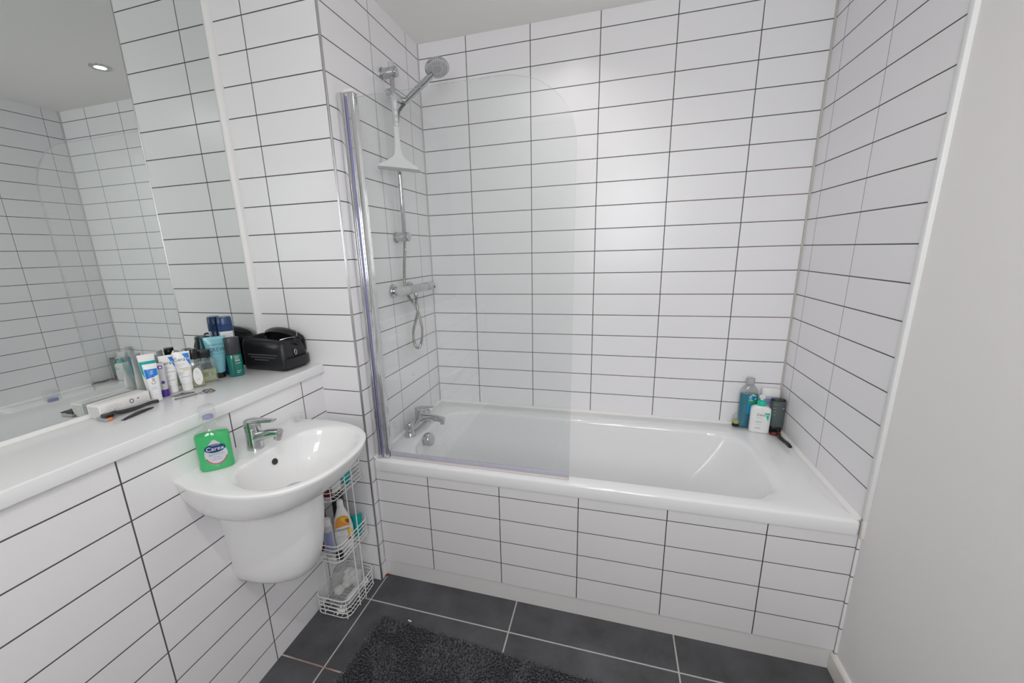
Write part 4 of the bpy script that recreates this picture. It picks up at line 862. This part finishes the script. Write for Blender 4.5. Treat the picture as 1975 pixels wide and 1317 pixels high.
Z1, Z2, Z3 = 0.0116, 0.2656, 0.5246
def bottle(name, label, x, y, z, prof, mb_, cap=None, mcap=None, cat='bottle', rot=0.0, deco=None):
    t = thing(name, label, cat, (x, y, z), rot); pr = Prof(prof); b = MB(); pr.mesh(b); b.build('bottle', mb_, t)
    if cap: b = MB(); Prof(cap).mesh(b, n=28); b.build('cap', mcap, t)
    if deco: b = MB(); ms = deco(b, pr); b.build('label', ms, t)
    return t
def deco_lotion(b, pr):
    mf = pr.front(); mf2 = pr.front(0.0009); mf3 = pr.front(0.0012)
    vs = []
    for j, z in enumerate((0.146, 0.136, 0.124, 0.112, 0.101)):
        r = pr.at(z)[0]*(0.70, 0.80, 0.84, 0.86, 0.88)[j]
        for i in range(13): vs.append((-r+2*r*i/12, z+(0.006*sin(pi*i/12)-0.003 if j in (0, 4) else 0)))
    b.decal(vs, [[j*13+i, j*13+i+1, (j+1)*13+i+1, (j+1)*13+i] for j in range(4) for i in range(12)], 0, mf)
    vs, fs = g_ell(0.006, 0.130, 0.017, 0.009, -0.7); b.decal(vs, fs, 1, mf2); vs, fs = g_ell(0.018, 0.122, 0.013, 0.006, -0.9); b.decal(vs, fs, 2, mf2)
    vs, fs = g_ell(0.022, 0.074, 0.009, 0.020, 0.2); b.decal(vs, fs, 1, mf2); vs, fs = g_ell(0.019, 0.050, 0.012, 0.008, 0.5); b.decal(vs, fs, 2, mf2)
    b.text("Johnson's", 0.0175, -0.003, 0.092, 3, mf3, ax=0.92, shear=0.2)
    lines(b, mf2, -0.015, 0.083, [(0, .022), (0.006, .018)], 4, 0.0012); lines(b, mf2, -0.024, 0.064, [(0, .030), (0.006, .028)], 4, 0.0010)
    return [M['peach'], M['yel'], M['brown'], M['navyp'], M['gink']]
bottle('lotion_bottle', 'white lotion bottle with orange label in the caddy middle tier', -0.0590, -0.8480, Z2, [(0.0, 0.028, 0.015, 2.4), (0.003, 0.0315, 0.0175, 2.4), (0.05, 0.0365, 0.0190, 2.4), (0.09, 0.0372, 0.0190, 2.4), (0.13, 0.0290, 0.0170, 2.3), (0.165, 0.0165, 0.0140, 2.1), (0.182, 0.0120, 0.0120, 2)],
       M['white'], [(0.1823, 0.0125, 0.0125, 2), (0.184, 0.0130, 0.0130, 2), (0.205, 0.0115, 0.0115, 2), (0.208, 0.0095, 0.0095, 2)], M['white'], rot=radians(42), deco=deco_lotion)
def deco_blue(b, pr):
    vs, fs = g_rect(-0.014, 0.014, 0.03, 0.11, 8, 4); b.decal(vs, fs, 0, pr.front()); return [M['lav']]
bottle('shampoo_bottle', 'pale bottle with white cap, left of the lotion bottle in caddy', -0.0860, -0.9010, Z2, [(0, 0.0165, 0.0165, 2), (0.003, 0.0185, 0.0185, 2), (0.125, 0.0185, 0.0185, 2), (0.132, 0.014, 0.014, 2)], M['lgrey'], [(0.1322, 0.0155, 0.0155, 2), (0.155, 0.0155, 0.0155, 2), (0.158, 0.013, 0.013, 2)], M['white'], rot=radians(40), deco=deco_blue)
bottle('body_wash_bottle', 'dark red bottle behind the lotion in the middle tier', -0.1360, -0.8780, Z2, [(0, 0.019, 0.016, 2.4), (0.003, 0.022, 0.0185, 2.4), (0.195, 0.022, 0.0185, 2.4), (0.205, 0.016, 0.015, 2)], M['dred'], [(0.2052, 0.016, 0.015, 2), (0.235, 0.016, 0.015, 2)], M['black'], rot=radians(30))
bottle('shaving_gel_bottle', 'black bottle behind the uprights in the middle tier', -0.1080, -0.8000, Z2, [(0, 0.020, 0.017, 2.4), (0.003, 0.023, 0.020, 2.4), (0.200, 0.023, 0.020, 2.4), (0.212, 0.015, 0.014, 2)], M['char'], [(0.2122, 0.015, 0.014, 2), (0.235, 0.015, 0.014, 2)], M['black'], rot=radians(40), deco=lambda b, pr: (lines(b, pr.front(), -0.012, 0.135, [(0, .022), (0.006, .018)], 0, 0.0022), [M['lgrey']])[1])
bottle('gel_tube', 'teal tube at the back right of the caddy middle tier', -0.0500, -0.7760, Z2, [(0, 0.012, 0.012, 2), (0.002, 0.014, 0.014, 2), (0.018, 0.014, 0.014, 2), (0.020, 0.017, 0.014, 2), (0.06, 0.020, 0.010, 2), (0.095, 0.022, 0.002, 2)], M['teal'], cat='tube', rot=radians(45))
b = MB(); b.lathe([(0.013, 0), (0.0145, 0.002), (0.0145, 0.022), (0.013, 0.024)], n=22); tag(b.build('jar', M['black'], None, (-0.0400, -0.9080, Z2)), 'small round black jar in the front corner of the middle tier', 'jar')
bottle('body_wash_bottle', 'dark red bottle lying low in the top caddy tier', -0.0620, -0.9060, Z3, [(0, 0.016, 0.012, 2.4), (0.003, 0.019, 0.015, 2.4), (0.060, 0.019, 0.015, 2.4), (0.066, 0.012, 0.011, 2)], M['dred'], [(0.0662, 0.012, 0.011, 2), (0.082, 0.012, 0.011, 2)], M['dred'], rot=radians(40))
b = MB(); b.box(-0.022, 0.022, -0.011, 0.011, 0, 0.060, bev=0.003); tag(b.build('carton', M['white'], None, (-0.0600, -0.8640, Z3), radians(75)), 'small white carton in the top caddy tier beside the red bottle', 'box')
bottle('gel_tube', 'teal tube standing in the top caddy tier', -0.0520, -0.8080, Z3, [(0, 0.012, 0.012, 2), (0.002, 0.014, 0.014, 2), (0.016, 0.014, 0.014, 2), (0.018, 0.018, 0.014, 2), (0.045, 0.022, 0.010, 2), (0.075, 0.024, 0.002, 2)], M['teal'], cat='tube', rot=radians(62))

# plastic bag of cotton in the bottom tier
t = thing('plastic_bag', 'clear plastic bag of cotton wool in the bottom caddy tier', 'bag', (-0.0850, -0.8350, Z1))
R = []
for z, rx, ry, in ((0.002, 0.030, 0.055), (0.006, 0.045, 0.072), (0.03, 0.054, 0.080), (0.06, 0.055, 0.080), (0.09, 0.052, 0.074), (0.115, 0.046, 0.068), (0.140, 0.036, 0.064), (0.160, 0.026, 0.058), (0.175, 0.030, 0.062)):
    rg = se_ring(rx, ry, z, 2.5, 48); k = min(1, z/0.03)
    R.append([p+Vector((0.009, 0.010, 0.012))*noise.noise(Vector((p.x*38, p.y*38, z*45)))*k for p in rg])
MB().loft(R, cap1=False).build('film', M['bagfilm'], t, ang=25)
b = MB()
for k in range(9):
    c = Vector((random.uniform(-.026, .026), random.uniform(-.045, .048), 0.050+0.030*random.random())); bm = bmesh.new(); bmesh.ops.create_icosphere(bm, subdivisions=3, radius=1)
    for v in bm.verts: v.co = c+Vector((v.co.x*0.018, v.co.y*0.022, v.co.z*0.014))*(1+0.28*noise.noise(v.co*2.2+Vector((k, 0, 0))))
    bm.verts.index_update(); b.add([v.co.copy() for v in bm.verts], [[v.index for v in f.verts] for f in bm.faces]); bm.free()
tag(b.build('cotton_wool', M['cotton'], t), kind='stuff')
b = MB(); b.cyl((0.030, -0.050, 0.030), (0.036, 0.030, 0.034), 0.0125, n=22, bev=0.002)
for k in range(7): b.box(-0.0007, 0.0007, -0.0022+0.0004*(k % 3), 0.0022, 0.0, 0.0012, 1, mat=Matrix.Translation((0.0455, -0.040+0.0085*k*0.6, 0.0335)) @ Matrix.Rotation(pi/2, 4, 'Y'))
b.build('tube_roll', [M['white'], M['gink']], t)
def clip_thing(label, x, y, z, r):
    b = MB(); b.box(-0.016, 0.016, -0.010, 0.010, 0, 0.010, bev=0.0015); b.box(-0.004, 0.004, -0.004, 0.004, 0.0095, 0.026, bev=0.001); b.box(0.009, 0.014, -0.008, 0.008, 0.0095, 0.022, bev=0.001); b.cyl((-0.011, -0.010, 0.005), (-0.011, -0.017, 0.005), 0.003, n=12)
    tag(b.build('plastic_plug', M['white'], None, (x, y, z), r), label, 'plastic plug')
clip_thing('white plastic plug at the near corner of the bottom caddy tier', -0.0650, -0.9130, Z1+0.0005, radians(20))
clip_thing('white plastic plug by the uprights in the bottom tier', -0.0315, -0.8010, Z1+0.040, radians(75))

# ------------------------------------------------------------------ bath mat and the scrap on the floor
t = thing('bath_mat', 'charcoal shaggy bath mat on the dark tiled floor', 'bath mat', (0.103, -0.886, 0.0), radians(-3.2))
MW, MH = 0.88, 0.56
MB().loft([rrect(0, MW, -MH, 0, 0.012, 0.0004, 4), rrect(0, MW, -MH, 0, 0.012, 0.006, 4), rrect(0.004, MW-0.004, -MH+0.004, -0.004, 0.010, 0.009, 4)]).build('backing', M['mat'], t)
b = MB(); ny = 96; nx = 150
for j in range(ny):
    for i in range(nx):
        x = MW*(i+0.5+random.uniform(-.45, .45))/nx; y = -MH*(j+0.5+random.uniform(-.3, .3))/ny
        a = random.gauss(0.0, 0.7)+(0.8 if noise.noise(Vector((x*9, y*9, 0))) > 0 else -0.5); h = random.uniform(0.010, 0.017); l = random.uniform(0.004, 0.010); w_ = random.uniform(0.0018, 0.0028)
        if x < 0.012: a = pi+random.gauss(0, 0.3)
        dx, dy = cos(a), sin(a); px_, py_ = -dy*w_, dx*w_
        v = [(x-px_, y-py_, 0.006), (x+px_, y+py_, 0.006), (x+dx*l*.5+px_, y+dy*l*.5+py_, 0.006+h*.75), (x+dx*l*.5-px_, y+dy*l*.5-py_, 0.006+h*.75), (x+dx*l*1.2+px_*.6, y+dy*l*1.2+py_*.6, 0.006+h*.85), (x+dx*l*1.2-px_*.6, y+dy*l*1.2-py_*.6, 0.006+h*.85)]
        b.add(v, [[0, 1, 2, 3], [3, 2, 4, 5]])
tag(b.build('pile', M['pile'], t, recalc=False), kind='stuff')
tag(MB().box(-0.0075, 0.0075, -0.0028, 0.0028, 0.0003, 0.0018, bev=0.0004).build('plastic_scrap', M['white'], None, (0.2130, -0.8725, 0.0), radians(-12)), 'tiny white strip on the floor at the mat edge', 'scrap')

# repeats of one kind share a group
GROUPS = {'cream_tube': 'white cream tubes on the ledge', 'perfume_bottle': 'clear perfume bottles on the ledge', 'downlight': 'recessed ceiling downlights', 'body_wash_bottle': 'dark red bottles in the wire caddy',
          'gel_tube': 'teal tubes in the wire caddy', 'plastic_plug': 'white plastic plugs in the bottom caddy tier', 'razor': 'cartridge razors', 'tweezers': 'tweezers on the ledge'}
for o in list(SC.objects):
    if o.parent is None and o.name.split('.')[0] in GROUPS: o['group'] = GROUPS[o.name.split('.')[0]]
